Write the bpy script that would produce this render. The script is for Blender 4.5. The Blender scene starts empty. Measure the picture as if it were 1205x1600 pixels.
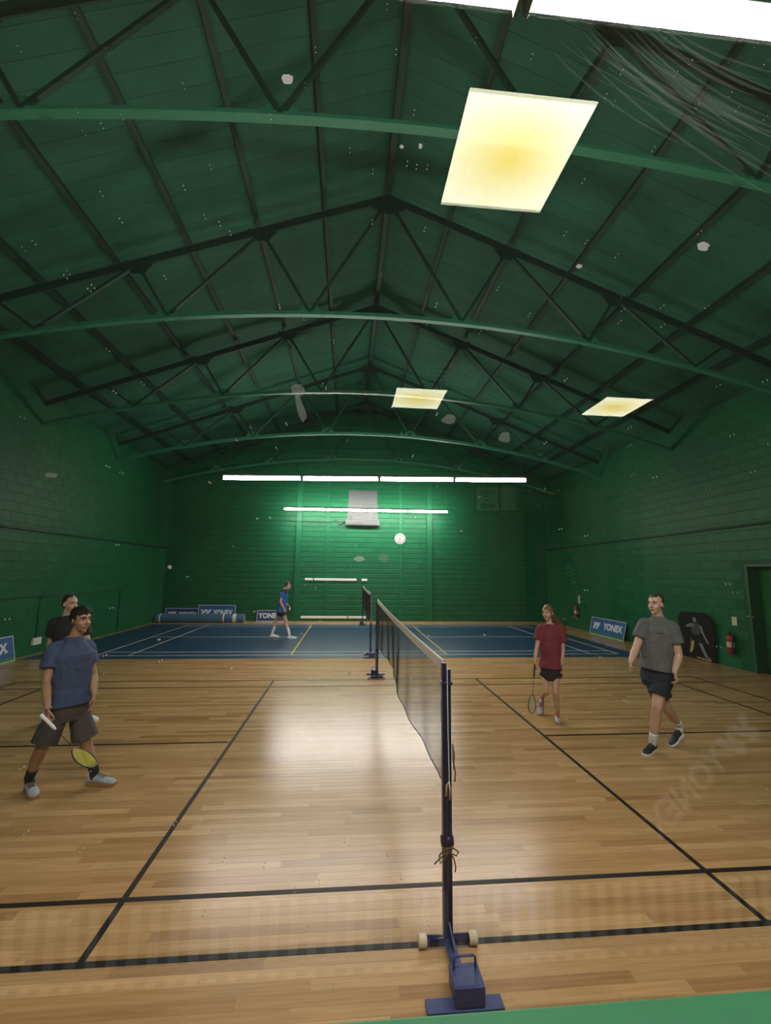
import bpy, bmesh, math, random
from mathutils import Vector as V, Matrix
random.seed(7)
C = bpy.context.collection
SC = bpy.context.scene

# ------------------------------------------------------------------ camera, world, exposure
CAM = V((-0.618, -2.703, 2.101)); YAW, PITCH, ROLL, FPX = 0.0852, 0.1404, 0.0126, 665.9
_f = V((math.sin(YAW)*math.cos(PITCH), math.cos(YAW)*math.cos(PITCH), math.sin(PITCH)))
_r = V((math.cos(YAW), -math.sin(YAW), 0)); _u = _r.cross(_f)
CR = math.cos(ROLL)*_r + math.sin(ROLL)*_u; CU = -math.sin(ROLL)*_r + math.cos(ROLL)*_u; CF = _f
cd = bpy.data.cameras.new('camera'); cam = bpy.data.objects.new('camera', cd); C.objects.link(cam)
cd.sensor_fit = 'HORIZONTAL'; cd.sensor_width = 36.0; cd.lens = FPX/1205*36.0; cd.clip_start = 0.02; cd.clip_end = 200
cam.matrix_world = Matrix(((CR.x, CU.x, -CF.x, CAM.x), (CR.y, CU.y, -CF.y, CAM.y), (CR.z, CU.z, -CF.z, CAM.z), (0, 0, 0, 1)))
SC.camera = cam
W = bpy.data.worlds.new('world'); SC.world = W; W.use_nodes = True
W.node_tree.nodes['Background'].inputs[0].default_value = (0.02, 0.03, 0.03, 1)
W.node_tree.nodes['Background'].inputs[1].default_value = 0.1
SC.view_settings.view_transform = 'Standard'; SC.view_settings.look = 'None'
SC.view_settings.gamma = 1.0; SC.view_settings.use_curve_mapping = False
SC.view_settings.exposure = 0.3
TUBE_POWER = 115.0      # emission of the fluorescent diffusers in the hall
PANEL_POWER = 10.0     # emission of the lounge ceiling panels

# ------------------------------------------------------------------ helpers
def at(px, py, Y):
    "measured point of the photograph on the vertical plane at depth Y"
    d = CF + CR*((px-602.5)/FPX) - CU*((py-800)/FPX)
    return CAM + d*((Y-CAM.y)/d.y)
def on_floor(px, py, z=0.0):
    d = CF + CR*((px-602.5)/FPX) - CU*((py-800)/FPX)
    return CAM + d*((z-CAM.z)/d.z)
def pix(p):
    d = V(p)-CAM; z = d.dot(CF)
    if z < .05: return None
    return (602.5+FPX*d.dot(CR)/z, 800-FPX*d.dot(CU)/z, z)

MATS = {}
def mat(name, col, rough=.6, metal=0, var=0.0, scale=8, bump=0, bscale=60, emit=None, spec=.5, coat=0, objvar=0, coords='Object', aniso=None):
    m = bpy.data.materials.new(name); m.use_nodes = True; nt = m.node_tree; n = nt.nodes; L = nt.links
    b = n['Principled BSDF']; b.inputs['Roughness'].default_value = rough; b.inputs['Metallic'].default_value = metal
    b.inputs['Specular IOR Level'].default_value = spec
    b.inputs['Base Color'].default_value = (*col, 1)
    if coat: b.inputs['Coat Weight'].default_value = coat; b.inputs['Coat Roughness'].default_value = .15
    tc = n.new('ShaderNodeTexCoord'); mp = n.new('ShaderNodeMapping'); L.new(tc.outputs[coords], mp.inputs[0])
    if aniso: mp.inputs['Scale'].default_value = aniso
    if var or objvar:
        hsv = n.new('ShaderNodeHueSaturation'); hsv.inputs['Color'].default_value = (*col, 1)
        val = None
        if var:
            no = n.new('ShaderNodeTexNoise'); no.inputs['Scale'].default_value = scale; no.inputs['Detail'].default_value = 5
            L.new(mp.outputs[0], no.inputs['Vector'])
            mr = n.new('ShaderNodeMapRange'); mr.inputs[1].default_value = .3; mr.inputs[2].default_value = .7
            mr.inputs[3].default_value = 1-var; mr.inputs[4].default_value = 1+var
            L.new(no.outputs[0], mr.inputs[0]); val = mr.outputs[0]
        if objvar:
            oi = n.new('ShaderNodeObjectInfo'); mr2 = n.new('ShaderNodeMapRange')
            mr2.inputs[3].default_value = 1-objvar; mr2.inputs[4].default_value = 1+objvar
            L.new(oi.outputs['Random'], mr2.inputs[0])
            if val:
                mu = n.new('ShaderNodeMath'); mu.operation = 'MULTIPLY'; L.new(val, mu.inputs[0]); L.new(mr2.outputs[0], mu.inputs[1]); val = mu.outputs[0]
            else: val = mr2.outputs[0]
        L.new(val, hsv.inputs['Value']); L.new(hsv.outputs[0], b.inputs['Base Color'])
    if bump:
        nb = n.new('ShaderNodeTexNoise'); nb.inputs['Scale'].default_value = bscale; nb.inputs['Detail'].default_value = 3
        L.new(mp.outputs[0], nb.inputs['Vector'])
        bp = n.new('ShaderNodeBump'); bp.inputs['Strength'].default_value = bump; bp.inputs['Distance'].default_value = .01
        L.new(nb.outputs[0], bp.inputs['Height']); L.new(bp.outputs[0], b.inputs['Normal'])
    if emit:
        b.inputs['Emission Color'].default_value = (*emit[0], 1); b.inputs['Emission Strength'].default_value = emit[1]
    MATS[name] = m; return m

class MB:
    def __init__(s): s.v = []; s.f = []
    def add(s, vs, fs):
        o = len(s.v); s.v += [tuple(x) for x in vs]; s.f += [tuple(i+o for i in q) for q in fs]; return s
    def box(s, c, d, R=None):
        hx, hy, hz = d[0]/2, d[1]/2, d[2]/2
        vs = [V((x*hx, y*hy, z*hz)) for x in (-1, 1) for y in (-1, 1) for z in (-1, 1)]
        if R: vs = [R @ q for q in vs]
        c = V(c)
        return s.add([q+c for q in vs], [(0, 1, 3, 2), (4, 6, 7, 5), (0, 4, 5, 1), (2, 3, 7, 6), (0, 2, 6, 4), (1, 5, 7, 3)])
    def bbox(s, c, d, b=.006, R=None):
        "box with chamfered edges"
        hx, hy, hz = d[0]/2, d[1]/2, d[2]/2; b = min(b, hx*.9, hy*.9, hz*.9)
        bm = bmesh.new(); bmesh.ops.create_cube(bm, size=1)
        for q in bm.verts: q.co = V((q.co.x*2*hx, q.co.y*2*hy, q.co.z*2*hz))
        bmesh.ops.bevel(bm, geom=list(bm.edges), offset=b, segments=2, affect='EDGES', profile=.5)
        bm.verts.ensure_lookup_table(); c = V(c)
        vs = [(R @ q.co if R else q.co)+c for q in bm.verts]; fs = [[x.index for x in f.verts] for f in bm.faces]
        bm.free(); return s.add(vs, fs)
    def bar(s, p0, p1, w, h=None, up=V((0, 0, 1))):
        "rectangular bar between two points"
        p0, p1 = V(p0), V(p1); h = h or w; d = (p1-p0).normalized(); side = d.cross(up)
        if side.length < 1e-4: side = d.cross(V((0, 1, 0)))
        side.normalize(); u = side.cross(d)
        vs = [p+side*(a*w/2)+u*(b*h/2) for p in (p0, p1) for a, b in ((-1, -1), (1, -1), (1, 1), (-1, 1))]
        return s.add(vs, [(0, 1, 2, 3), (7, 6, 5, 4), (0, 4, 5, 1), (1, 5, 6, 2), (2, 6, 7, 3), (3, 7, 4, 0)])
    def tube(s, pts, r, n=10, caps=True, rr=None):
        pts = [V(p) for p in pts]; rings = []
        prev = None
        for i, p in enumerate(pts):
            a = pts[max(i-1, 0)]; b = pts[min(i+1, len(pts)-1)]; d = (b-a).normalized()
            if prev is None:
                x = d.cross(V((0, 0, 1)));
                if x.length < 1e-3: x = d.cross(V((0, 1, 0)))
            else: x = prev-d*prev.dot(d)
            x.normalize(); prev = x; y = d.cross(x); q = rr[i] if rr else r
            rings.append([p+(x*math.cos(2*math.pi*k/n)+y*math.sin(2*math.pi*k/n))*q for k in range(n)])
        vs = [q for R in rings for q in R]; fs = []
        for i in range(len(rings)-1):
            for k in range(n):
                k2 = (k+1) % n; fs.append((i*n+k, i*n+k2, (i+1)*n+k2, (i+1)*n+k))
        if caps: fs.append(tuple(range(n-1, -1, -1))); fs.append(tuple((len(rings)-1)*n+k for k in range(n)))
        return s.add(vs, fs)
    def poly(s, pts, n, t):
        "flat outline pts extruded by thickness t along n"
        n = V(n).normalized(); k = len(pts); pts = [V(p) for p in pts]
        vs = [p for p in pts]+[p+n*t for p in pts]
        return s.add(vs, [tuple(range(k-1, -1, -1)), tuple(range(k, 2*k))]+[(i, (i+1) % k, (i+1) % k+k, i+k) for i in range(k)])
    def mesh(s, name):
        me = bpy.data.meshes.new(name); me.from_pydata(s.v, [], s.f)
        bm = bmesh.new(); bm.from_mesh(me); bmesh.ops.recalc_face_normals(bm, faces=bm.faces); bm.to_mesh(me); bm.free(); return me
    def build(s, name, m, parent=None, smooth=False, label=None, kind=None):
        return obj(name, s.mesh(name), m, parent, smooth, label, kind)

def obj(name, me, m, parent=None, smooth=False, label=None, kind=None):
    o = bpy.data.objects.new(name, me); C.objects.link(o)
    if m is not None and me is not None and len(me.materials) == 0: me.materials.append(MATS[m] if isinstance(m, str) else m)
    if parent: o.parent = parent
    if smooth:
        for p in me.polygons: p.use_smooth = True
    if label: o['label'] = label
    if kind: o['kind'] = kind
    return o
def tag(o, label, cat, group=None):
    o['label'] = label; o['category'] = cat
    if group: o['group'] = group
    return o
def thing(name, label, cat, loc=(0, 0, 0), rz=0, group=None):
    o = bpy.data.objects.new(name, None); C.objects.link(o); o.location = loc; o.rotation_euler = (0, 0, rz); o.empty_display_size = .1
    return tag(o, label, cat, group)
def struct(o): o['kind'] = 'structure'; return o
def copy_tree(o, parent=None):
    c = o.copy(); C.objects.link(c); c.parent = parent
    for ch in list(o.children): copy_tree(ch, c)
    return c
def text_mesh(txt, size, extrude=.002, offset=0.0, shear=0, space=1.0):
    cu = bpy.data.curves.new('lettering', 'FONT'); cu.body = txt; cu.size = size; cu.extrude = extrude; cu.offset = offset; cu.shear = shear
    cu.space_character = space; cu.align_x = 'CENTER'; cu.align_y = 'CENTER'; cu.resolution_u = 3
    o = bpy.data.objects.new('lettering', cu); C.objects.link(o); dg = bpy.context.evaluated_depsgraph_get()
    me = bpy.data.meshes.new_from_object(o.evaluated_get(dg)); bpy.data.objects.remove(o); return me
def lettering(txt, size, m, parent, M, offset=0.0, width=None, name='lettering', shear=0):
    me = text_mesh(txt, size, .0015, offset, shear)
    if width:
        xs = [q.co.x for q in me.vertices]; k = width/(max(xs)-min(xs))
        for q in me.vertices: q.co.x *= k
    me.transform(M); me.materials.clear(); return obj(name, me, m, parent)
def frame_matrix(o, x, z):
    "local x along the writing, local y up, local z out of the face"
    x = V(x).normalized(); z = V(z).normalized(); y = z.cross(x)
    return Matrix(((x.x, y.x, z.x, o[0]), (x.y, y.y, z.y, o[1]), (x.z, y.z, z.z, o[2]), (0, 0, 0, 1)))

# ------------------------------------------------------------------ materials
mat('wall_green', (.002, .108, .042), .5, var=.12, scale=3, bump=.15, bscale=40, objvar=.10, spec=.25)
mat('wall_joint', (.0015, .078, .030), .6, spec=.25)
mat('roof_green', (.019, .122, .076), .75, var=.15, scale=2, bump=.05, objvar=.08, spec=.25)
mat('steel_dark', (.012, .046, .031), .6, var=.15, scale=6, spec=.25)
mat('steel_lit', (.028, .17, .10), .42, var=.12, scale=5)  # truss steel with the tubes' light from below put into the colour
mat('sill_green', (.016, .15, .06), .5, var=.06)
mat('line_black', (.006, .006, .007), .5, var=.2, scale=20, spec=.25)
mat('line_white', (.55, .56, .55), .5, var=.08)
mat('line_yellow', (.52, .36, .05), .5, var=.08)
mat('mat_blue', (.008, .046, .100), .42, var=.12, scale=2, bump=.04, bscale=250)
mat('roll_blue', (.05, .14, .26), .5, var=.15, scale=4)
mat('roll_core', (.30, .24, .16), .8)
mat('post_blue', (.013, .011, .058), .35, var=.15, scale=12)
mat('base_blue', (.018, .034, .145), .42, var=.2, scale=25, bump=.1, bscale=80)
mat('rubber_cream', (.62, .53, .38), .7)
mat('net_black', (.010, .010, .012), .7)
mat('tape_white', (.62, .55, .48), .8)
mat('cord_brown', (.10, .06, .03), .8)
mat('white_plastic', (.72, .72, .70), .4)
mat('white_paint', (.78, .80, .78), .5)
mat('housing', (.10, .095, .09), .6, spec=.2)
mat('wire', (.10, .11, .10), .5)
mat('tube_glow', (.9, .9, .9), .5, emit=((1.0, .90, .84), TUBE_POWER))
mat('tube_glow_boosted', (.9, .9, .9), .5, emit=((1.0, .90, .84), TUBE_POWER*1.55))  # far row's tubes given extra emission to brighten the far wall
mat('steel_grey', (.085, .10, .105), .6, metal=.1, var=.08)
mat('foil', (.085, .095, .095), .6, metal=.15, bump=.5, bscale=14)
mat('heater_grille', (.035, .033, .033), .6)
mat('black_plastic', (.012, .012, .014), .45)
mat('black_board', (.006, .007, .008), .7, spec=.2)
mat('sign_blue', (.012, .045, .19), .5)
mat('sign_lightblue', (.02, .10, .30), .5)
mat('sign_green', (.02, .20, .05), .5)
mat('sign_white', (.72, .74, .74), .5)
mat('print_grey', (.20, .21, .21), .6); mat('print_yellow', (.42, .34, .12), .6); mat('print_dark', (.05, .055, .06), .6)
mat('red_paint', (.28, .015, .015), .35)
mat('paper_cream', (.55, .52, .36), .7)
mat('cork', (.62, .50, .35), .7); mat('feather', (.80, .80, .78), .6)
mat('door_green', (.012, .14, .045), .4, var=.1, scale=3)
mat('frame_green', (.010, .075, .035), .45)
mat('clock_white', (.33, .34, .33), .6, spec=.2); mat('clock_dark', (.02, .02, .02), .5)
mat('lounge_wall', (.30, .24, .15), .8, var=.05); mat('lounge_brown', (.16, .085, .05), .6, var=.15); mat('lounge_dark', (.03, .03, .035), .5)
mat('lounge_floor', (.07, .06, .05), .7); mat('lounge_ceiling', (.30, .29, .26), .85)
mat('trophy_gold', (.75, .55, .22), .2, metal=1); mat('trophy_silver', (.75, .76, .78), .15, metal=1)
mat('cushion_yellow', (.42, .33, .05), .8)

# plank floor: per-piece tone through Object Info, grain along X
def wood(name, per_object):
    m = bpy.data.materials.new(name); m.use_nodes = True; nt = m.node_tree; n = nt.nodes; L = nt.links; b = n['Principled BSDF']
    tc = n.new('ShaderNodeNewGeometry'); sep = n.new('ShaderNodeSeparateXYZ'); L.new(tc.outputs['Position'], sep.inputs[0])
    def math_(op, a, b_=None):
        q = n.new('ShaderNodeMath'); q.operation = op
        for i, x in enumerate((a, b_)):
            if x is None: continue
            if isinstance(x, (int, float)): q.inputs[i].default_value = x
            else: L.new(x, q.inputs[i])
        return q.outputs[0]
    if per_object:
        oi = n.new('ShaderNodeObjectInfo'); rnd = oi.outputs['Random']
    else:
        row = math_('FLOOR', math_('DIVIDE', sep.outputs[1], .072))
        wn = n.new('ShaderNodeTexWhiteNoise'); wn.noise_dimensions = '1D'; L.new(row, wn.inputs['W'])
        col = math_('FLOOR', math_('ADD', math_('DIVIDE', sep.outputs[0], 1.15), math_('MULTIPLY', wn.outputs['Value'], 7.0)))
        cmb = n.new('ShaderNodeCombineXYZ'); L.new(row, cmb.inputs[0]); L.new(col, cmb.inputs[1])
        w2 = n.new('ShaderNodeTexWhiteNoise'); w2.noise_dimensions = '2D'; L.new(cmb.outputs[0], w2.inputs['Vector']); rnd = w2.outputs['Value']
    ramp = n.new('ShaderNodeValToRGB'); e = ramp.color_ramp.elements
    e[0].position = 0; e[0].color = (.32, .178, .070, 1); e[1].position = 1; e[1].color = (.53, .335, .16, 1)
    for p, c in ((.2, (.40, .235, .098, 1)), (.55, (.44, .265, .115, 1)), (.8, (.48, .297, .135, 1))): q = e.new(p); q.color = c
    L.new(rnd, ramp.inputs[0])
    mp = n.new('ShaderNodeMapping'); mp.inputs['Scale'].default_value = (1.2, 26, 1); L.new(tc.outputs['Position'], mp.inputs[0])
    off = n.new('ShaderNodeVectorMath'); off.operation = 'ADD'; L.new(mp.outputs[0], off.inputs[0])
    cz = n.new('ShaderNodeCombineXYZ'); L.new(math_('MULTIPLY', rnd, 40.0), cz.inputs[2]); L.new(cz.outputs[0], off.inputs[1])
    no = n.new('ShaderNodeTexNoise'); no.inputs['Scale'].default_value = 2.2; no.inputs['Detail'].default_value = 6; L.new(off.outputs[0], no.inputs['Vector'])
    mr = n.new('ShaderNodeMapRange'); mr.inputs[1].default_value = .3; mr.inputs[2].default_value = .72; mr.inputs[3].default_value = .80; mr.inputs[4].default_value = 1.12
    L.new(no.outputs[0], mr.inputs[0])
    hs = n.new('ShaderNodeHueSaturation'); L.new(ramp.outputs[0], hs.inputs['Color']); L.new(mr.outputs[0], hs.inputs['Value'])
    L.new(hs.outputs[0], b.inputs['Base Color'])
    b.inputs['Roughness'].default_value = .25; b.inputs['Specular IOR Level'].default_value = .42
    MATS[name] = m
wood('floor_wood', False); wood('plank_wood', True)

# glass of the viewing window: thin pane, Fresnel mirror over straight transmission, a film of dust and specks
def glass():
    m = bpy.data.materials.new('window_glass'); m.use_nodes = True; nt = m.node_tree; n = nt.nodes; L = nt.links; n.clear()
    out = n.new('ShaderNodeOutputMaterial'); tr = n.new('ShaderNodeBsdfTransparent'); tr.inputs[0].default_value = (.97, .985, .975, 1)
    gl = n.new('ShaderNodeBsdfGlossy'); gl.inputs['Roughness'].default_value = 0.0
    fr = n.new('ShaderNodeFresnel'); geo = n.new('ShaderNodeNewGeometry'); mi = n.new('ShaderNodeMix')
    mi.inputs['A'].default_value = 1.52; mi.inputs['B'].default_value = 1/1.52
    L.new(geo.outputs['Backfacing'], mi.inputs['Factor']); L.new(mi.outputs['Result'], fr.inputs['IOR'])
    mx = n.new('ShaderNodeMixShader'); L.new(fr.outputs[0], mx.inputs[0]); L.new(tr.outputs[0], mx.inputs[1]); L.new(gl.outputs[0], mx.inputs[2])
    df = n.new('ShaderNodeBsdfDiffuse'); df.inputs[0].default_value = (.8, .82, .8, 1); tl = n.new('ShaderNodeBsdfTranslucent'); tl.inputs[0].default_value = (.8, .82, .8, 1)
    ds = n.new('ShaderNodeMixShader'); ds.inputs[0].default_value = .55; L.new(df.outputs[0], ds.inputs[1]); L.new(tl.outputs[0], ds.inputs[2])
    vo = n.new('ShaderNodeTexVoronoi'); vo.feature = 'F1'; vo.inputs['Scale'].default_value = 42
    mp = n.new('ShaderNodeMapping'); mp.inputs['Scale'].default_value = (1.3, 0, .8); L.new(geo.outputs['Position'], mp.inputs[0]); L.new(mp.outputs[0], vo.inputs['Vector'])
    lt = n.new('ShaderNodeMath'); lt.operation = 'LESS_THAN'; lt.inputs[1].default_value = .05; L.new(vo.outputs['Distance'], lt.inputs[0])
    sel = n.new('ShaderNodeSeparateColor'); L.new(vo.outputs['Color'], sel.inputs[0])
    g2 = n.new('ShaderNodeMath'); g2.operation = 'GREATER_THAN'; g2.inputs[1].default_value = .45; L.new(sel.outputs[0], g2.inputs[0])
    mu = n.new('ShaderNodeMath'); mu.operation = 'MULTIPLY'; L.new(lt.outputs[0], mu.inputs[0]); L.new(g2.outputs[0], mu.inputs[1])
    m3 = n.new('ShaderNodeMath'); m3.operation = 'MULTIPLY_ADD'; m3.inputs[1].default_value = .5; m3.inputs[2].default_value = .0035; L.new(mu.outputs[0], m3.inputs[0])
    fin = n.new('ShaderNodeMixShader'); L.new(m3.outputs[0], fin.inputs[0]); L.new(mx.outputs[0], fin.inputs[1]); L.new(ds.outputs[0], fin.inputs[2])
    L.new(fin.outputs[0], out.inputs[0]); MATS['window_glass'] = m
glass()

def panel_glow():
    m = mat('panel_glow', (.8, .75, .5), .5); nt = m.node_tree; n = nt.nodes; L = nt.links; b = n['Principled BSDF']
    tc = n.new('ShaderNodeTexCoord'); gr = n.new('ShaderNodeTexGradient'); gr.gradient_type = 'SPHERICAL'
    mp = n.new('ShaderNodeMapping'); mp.inputs['Scale'].default_value = (2.6, 3.4, 1); L.new(tc.outputs['Object'], mp.inputs[0]); L.new(mp.outputs[0], gr.inputs[0])
    ra = n.new('ShaderNodeValToRGB'); e = ra.color_ramp.elements; e[0].position = 0; e[0].color = (1, .96, .68, 1); e[1].position = .9; e[1].color = (.85, .66, .17, 1)
    L.new(gr.outputs[0], ra.inputs[0]); L.new(ra.outputs[0], b.inputs['Emission Color']); b.inputs['Emission Strength'].default_value = PANEL_POWER
panel_glow()

# ------------------------------------------------------------------ dimensions of the hall (metres)
XL, XR, YN, YF = -8.32, 8.42, -1.867, 16.2      # wall faces
RIDGE, PITCHM = 9.72, .388                       # roof
GLASS_Y = -2.05
def roof_z(x): return RIDGE-PITCHM*abs(x)

# ------------------------------------------------------------------ floor with planks and court lines
floor = struct(MB().box(((XL+XR)/2, (YN+YF)/2-.1, -.06), (XR-XL+.4, YF-YN+.6, .12)).build('floor', 'floor_wood'))
pl = []
PWD = .072
y = -1.80
rows = []
while y < 2.6:
    x = -4.2-random.random()*1.2
    while x < 4.6:
        Ln = random.choice((.62, .8, .95, 1.1, 1.25, 1.45)); rows.append((x, y, Ln)); x += Ln
    y += PWD
cand = []
for x, y, Ln in rows:
    ps = [pix((x+t*Ln, y+PWD/2, 0)) for t in (0, .25, .5, .75, 1)]
    if any(p and -10 < p[0] < 1215 and 780 < p[1] < 1610 for p in ps): cand.append((y, x, Ln))
cand.sort(); cand = cand[:300]
pm = {}
def plank_mesh(Ln):
    if Ln not in pm:
        b = .0012; w = PWD; h = .004
        vs = [(0.0006, .0004, 0), (Ln-.0006, .0004, 0), (Ln-.0006, w-.0004, 0), (.0006, w-.0004, 0)]
        top = [(b, b, h), (Ln-b, b, h), (Ln-b, w-b, h), (b, w-b, h)]
        me = bpy.data.meshes.new('plank'); me.from_pydata(vs+top, [], [(4, 5, 6, 7), (0, 1, 5, 4), (1, 2, 6, 5), (2, 3, 7, 6), (3, 0, 4, 7)]); me.materials.append(MATS['plank_wood']); pm[Ln] = me
    return pm[Ln]
for y, x, Ln in cand:
    o = obj('plank', plank_mesh(Ln), None, floor); o.location = (x, y, -.0035)
def line(x0, x1, y0, y1, m, parent, z=.0008, name='court_line', t=.0016):
    return MB().box(((x0+x1)/2, (y0+y1)/2, z+t/2), (x1-x0, y1-y0, t)).build(name, m, parent)
def court(y0, parent, mside, mserv, z, lab):
    w = .04
    for yy in (y0, y0+6.10-w, y0+.46, y0+6.10-.46-w):
        line(-6.7, 6.7, yy, yy+w, mside, parent, z)['label'] = lab+' side line of the court'
    for s in (-1, 1):
        a, b = sorted((s*1.98, s*(1.98+w))); line(a, b, y0, y0+6.1, mserv, parent, z+.0004)
        a, b = sorted((s*6.7, s*(6.7-w))); line(a, b, y0, y0+6.1, mside, parent, z+.0004)
        a, b = sorted((s*5.94, s*(5.94-w))); line(a, b, y0, y0+6.1, mside, parent, z+.0004)
        a, b = sorted((s*2.02, s*6.7)); line(a, b, y0+3.03, y0+3.07, mside, parent, z)
court(0, floor, 'line_black', 'line_black', .0006, 'black')
YB = 8.58
cm = tag(MB().bbox((-.45, (8.2+14.92)/2, .002), (15.3, 14.92-8.2, .005), .0015).build('court_mat', 'mat_blue'), 'blue vinyl court mat with white and yellow lines laid over the far wooden floor', 'court mat')
cmo = cm
court(YB, cmo, 'line_white', 'line_yellow', .0046, 'white')

# ------------------------------------------------------------------ walls of painted blocks
def block_wall(name, origin, ax, nrm, length, height_at, openings, zmax, g=.003, c=.008, t=.004):
    "base slab plus courses of blocks standing proud of the joints"
    o0, ax, nrm = V(origin), V(ax), V(nrm)
    mb = MB()
    N = 12; pts = [o0]+[o0+ax*length]+[o0+ax*(length*i/N)+V((0, 0, height_at(length*i/N))) for i in range(N, -1, -1)]
    if not openings: mb.poly(pts, -nrm, .22)
    else:
        (a0, a1, z1) = openings[0]
        for s0, s1, zb in ((0, a0, 0), (a0, a1, z1), (a1, length, 0)):
            q = [o0+ax*s0+V((0, 0, zb)), o0+ax*s1+V((0, 0, zb)), o0+ax*s1+V((0, 0, height_at(s1))), o0+ax*s0+V((0, 0, height_at(s0)))]
            mb.poly(q, -nrm, .22)
    wall = struct(mb.build(name, 'wall_joint'))
    bl, bh = .45, .225; blocks = []
    r = 0
    while r*bh < zmax:
        s = -(bl/2 if r % 2 else 0)
        while s < length:
            a, b = max(s, 0), min(s+bl, length); z0 = r*bh; z1 = z0+bh
            ok = b-a > .06 and z1 < min(height_at(a), height_at(b)) and not any(a < e[1]+.001 and b > e[0]-.001 and z0 < e[2] for e in openings)
            if ok: blocks.append((a, b, z0, z1))
            s += bl
        r += 1
    def dist(q):
        p = o0+ax*((q[0]+q[1])/2)+V((0, 0, (q[2]+q[3])/2)); c = pix(p)
        vis = c and -15 < c[0] < 1220 and -15 < c[1] < 1615
        return (p-CAM).length if vis else 1e6
    blocks.sort(key=dist)
    def geo(a, b, z0, z1, base):
        v = .0012
        P = lambda s, z, n: base+ax*s+V((0, 0, z))+nrm*n
        vs = [P(a+v, z0+g, 0), P(b-v, z0+g, 0), P(b-v, z1-g, 0), P(a+v, z1-g, 0), P(a+2*v, z0+c, t), P(b-2*v, z0+c, t), P(b-2*v, z1-c, t), P(a+2*v, z1-c, t)]
        return vs, [(4, 5, 6, 7), (0, 1, 5, 4), (1, 2, 6, 5), (2, 3, 7, 6), (3, 0, 4, 7)]
    cache = {}; rest = MB()
    for i, (a, b, z0, z1) in enumerate(blocks):
        if i < 300 and dist((a, b, z0, z1)) < 1e5:
            k = round(b-a, 3)
            if k not in cache:
                me = MB().add(*geo(0, b-a, 0, z1-z0, V((0, 0, 0)))).mesh('block'); me.materials.append(MATS['wall_green']); cache[k] = me
            q = obj('block', cache[k], None, wall); q.location = o0+ax*a+V((0, 0, z0))
        else: rest.add(*geo(a, b, z0, z1, o0))
    rest.build('block_courses', 'wall_green', wall, kind='stuff')
    return wall
EAVE_L, EAVE_R = roof_z(XL), roof_z(XR)
wl = block_wall('wall_left', (XL, YF, 0), (0, -1, 0), (1, 0, 0), YF-YN, lambda s: EAVE_L, [], 6.4)
DOOR = (YN, )
wr = block_wall('wall_right', (XR, YN, 0), (0, 1, 0), (-1, 0, 0), YF-YN, lambda s: EAVE_R, [(5.15-YN, 6.36-YN, 2.38)], 6.4)
wf = block_wall('wall_far', (XL, YF, 0), (1, 0, 0), (0, -1, 0), XR-XL, lambda s: roof_z(XL+s), [], 8.9, .010, .024, .012)
for x, w, d in ((-2.80, .24, .10), (-1.55, .16, .035), (1.68, .16, .035), (2.98, .24, .10)):
    MB().bbox((x, YF-d/2+.004, 3.4), (w, d, 6.8), .008).build('pilaster', 'wall_green', wf)

# near wall with the viewing window
mb = MB(); wt = .20; WX0, WX1, WZ0, WZ1 = -3.2, 3.4, 1.35, 3.95
for x0, x1, z0, z1 in ((XL, WX0, 0, EAVE_L), (WX1, XR, 0, EAVE_R), (WX0, WX1, 0, WZ0-.04), (WX0, WX1, WZ1, roof_z(3.4))):
    mb.box(((x0+x1)/2, YN-wt, (z0+z1)/2), (x1-x0, 2*wt, z1-z0))
mb.poly([(XL, YN, EAVE_L), (WX0, YN, roof_z(WX0)), (WX0, YN, EAVE_L)], (0, -1, 0), .3)
mb.poly([(XR, YN, EAVE_R), (WX1, YN, roof_z(WX1)), (WX1, YN, EAVE_R)], (0, -1, 0), .3)
mb.poly([(WX0, YN, roof_z(3.4)), (0, YN, RIDGE), (WX1, YN, roof_z(3.4))], (0, -1, 0), .3)
struct(mb.build('wall_near', 'wall_green'))
win = bpy.data.objects.new('window_1', None); C.objects.link(win); win.location = ((WX0+WX1)/2, GLASS_Y, WZ0); struct(win)
WW, WH = WX1-WX0, WZ1-WZ0
MB().bbox((0, (YN-GLASS_Y)/2-.09, -.02), (WW+.02, (YN-GLASS_Y)+.18, .04), .006).build('window_sill', 'sill_green', win)
for x in (-WW/2+.03, WW/2-.03): MB().bbox((x, 0, WH/2), (.06, .10, WH), .006).build('window_frame', 'sill_green', win)
MB().bbox((0, 0, WH-.03), (WW, .10, .06), .006).build('window_frame', 'sill_green', win)
MB().box((0, 0, WH/2), (WW-.12, .008, WH-.02)).build('window_pane', 'window_glass', win, label='clear dusty window glass')

# dried marks and wipe smears on the outside of the pane
def faint(name, a):
    m = bpy.data.materials.new(name); m.use_nodes = True; nt = m.node_tree; n = nt.nodes; n.clear(); L = nt.links
    o = n.new('ShaderNodeOutputMaterial'); mx = n.new('ShaderNodeMixShader'); mx.inputs[0].default_value = a
    t = n.new('ShaderNodeBsdfTransparent'); d = n.new('ShaderNodeBsdfTranslucent'); d.inputs[0].default_value = (.85, .88, .9, 1); d2 = n.new('ShaderNodeBsdfDiffuse'); d2.inputs[0].default_value = (.85, .88, .9, 1)
    ad = n.new('ShaderNodeMixShader'); L.new(d.outputs[0], ad.inputs[1]); L.new(d2.outputs[0], ad.inputs[2]); L.new(t.outputs[0], mx.inputs[1]); L.new(ad.outputs[0], mx.inputs[2]); L.new(mx.outputs[0], o.inputs[0]); MATS[name] = m
faint('dry_mark', .30); faint('dry_mark_faint', .08); faint('wipe_smear', .045)
YP = GLASS_Y+.0052; worg = V(win.location)
rndm = random.Random(11)
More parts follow.
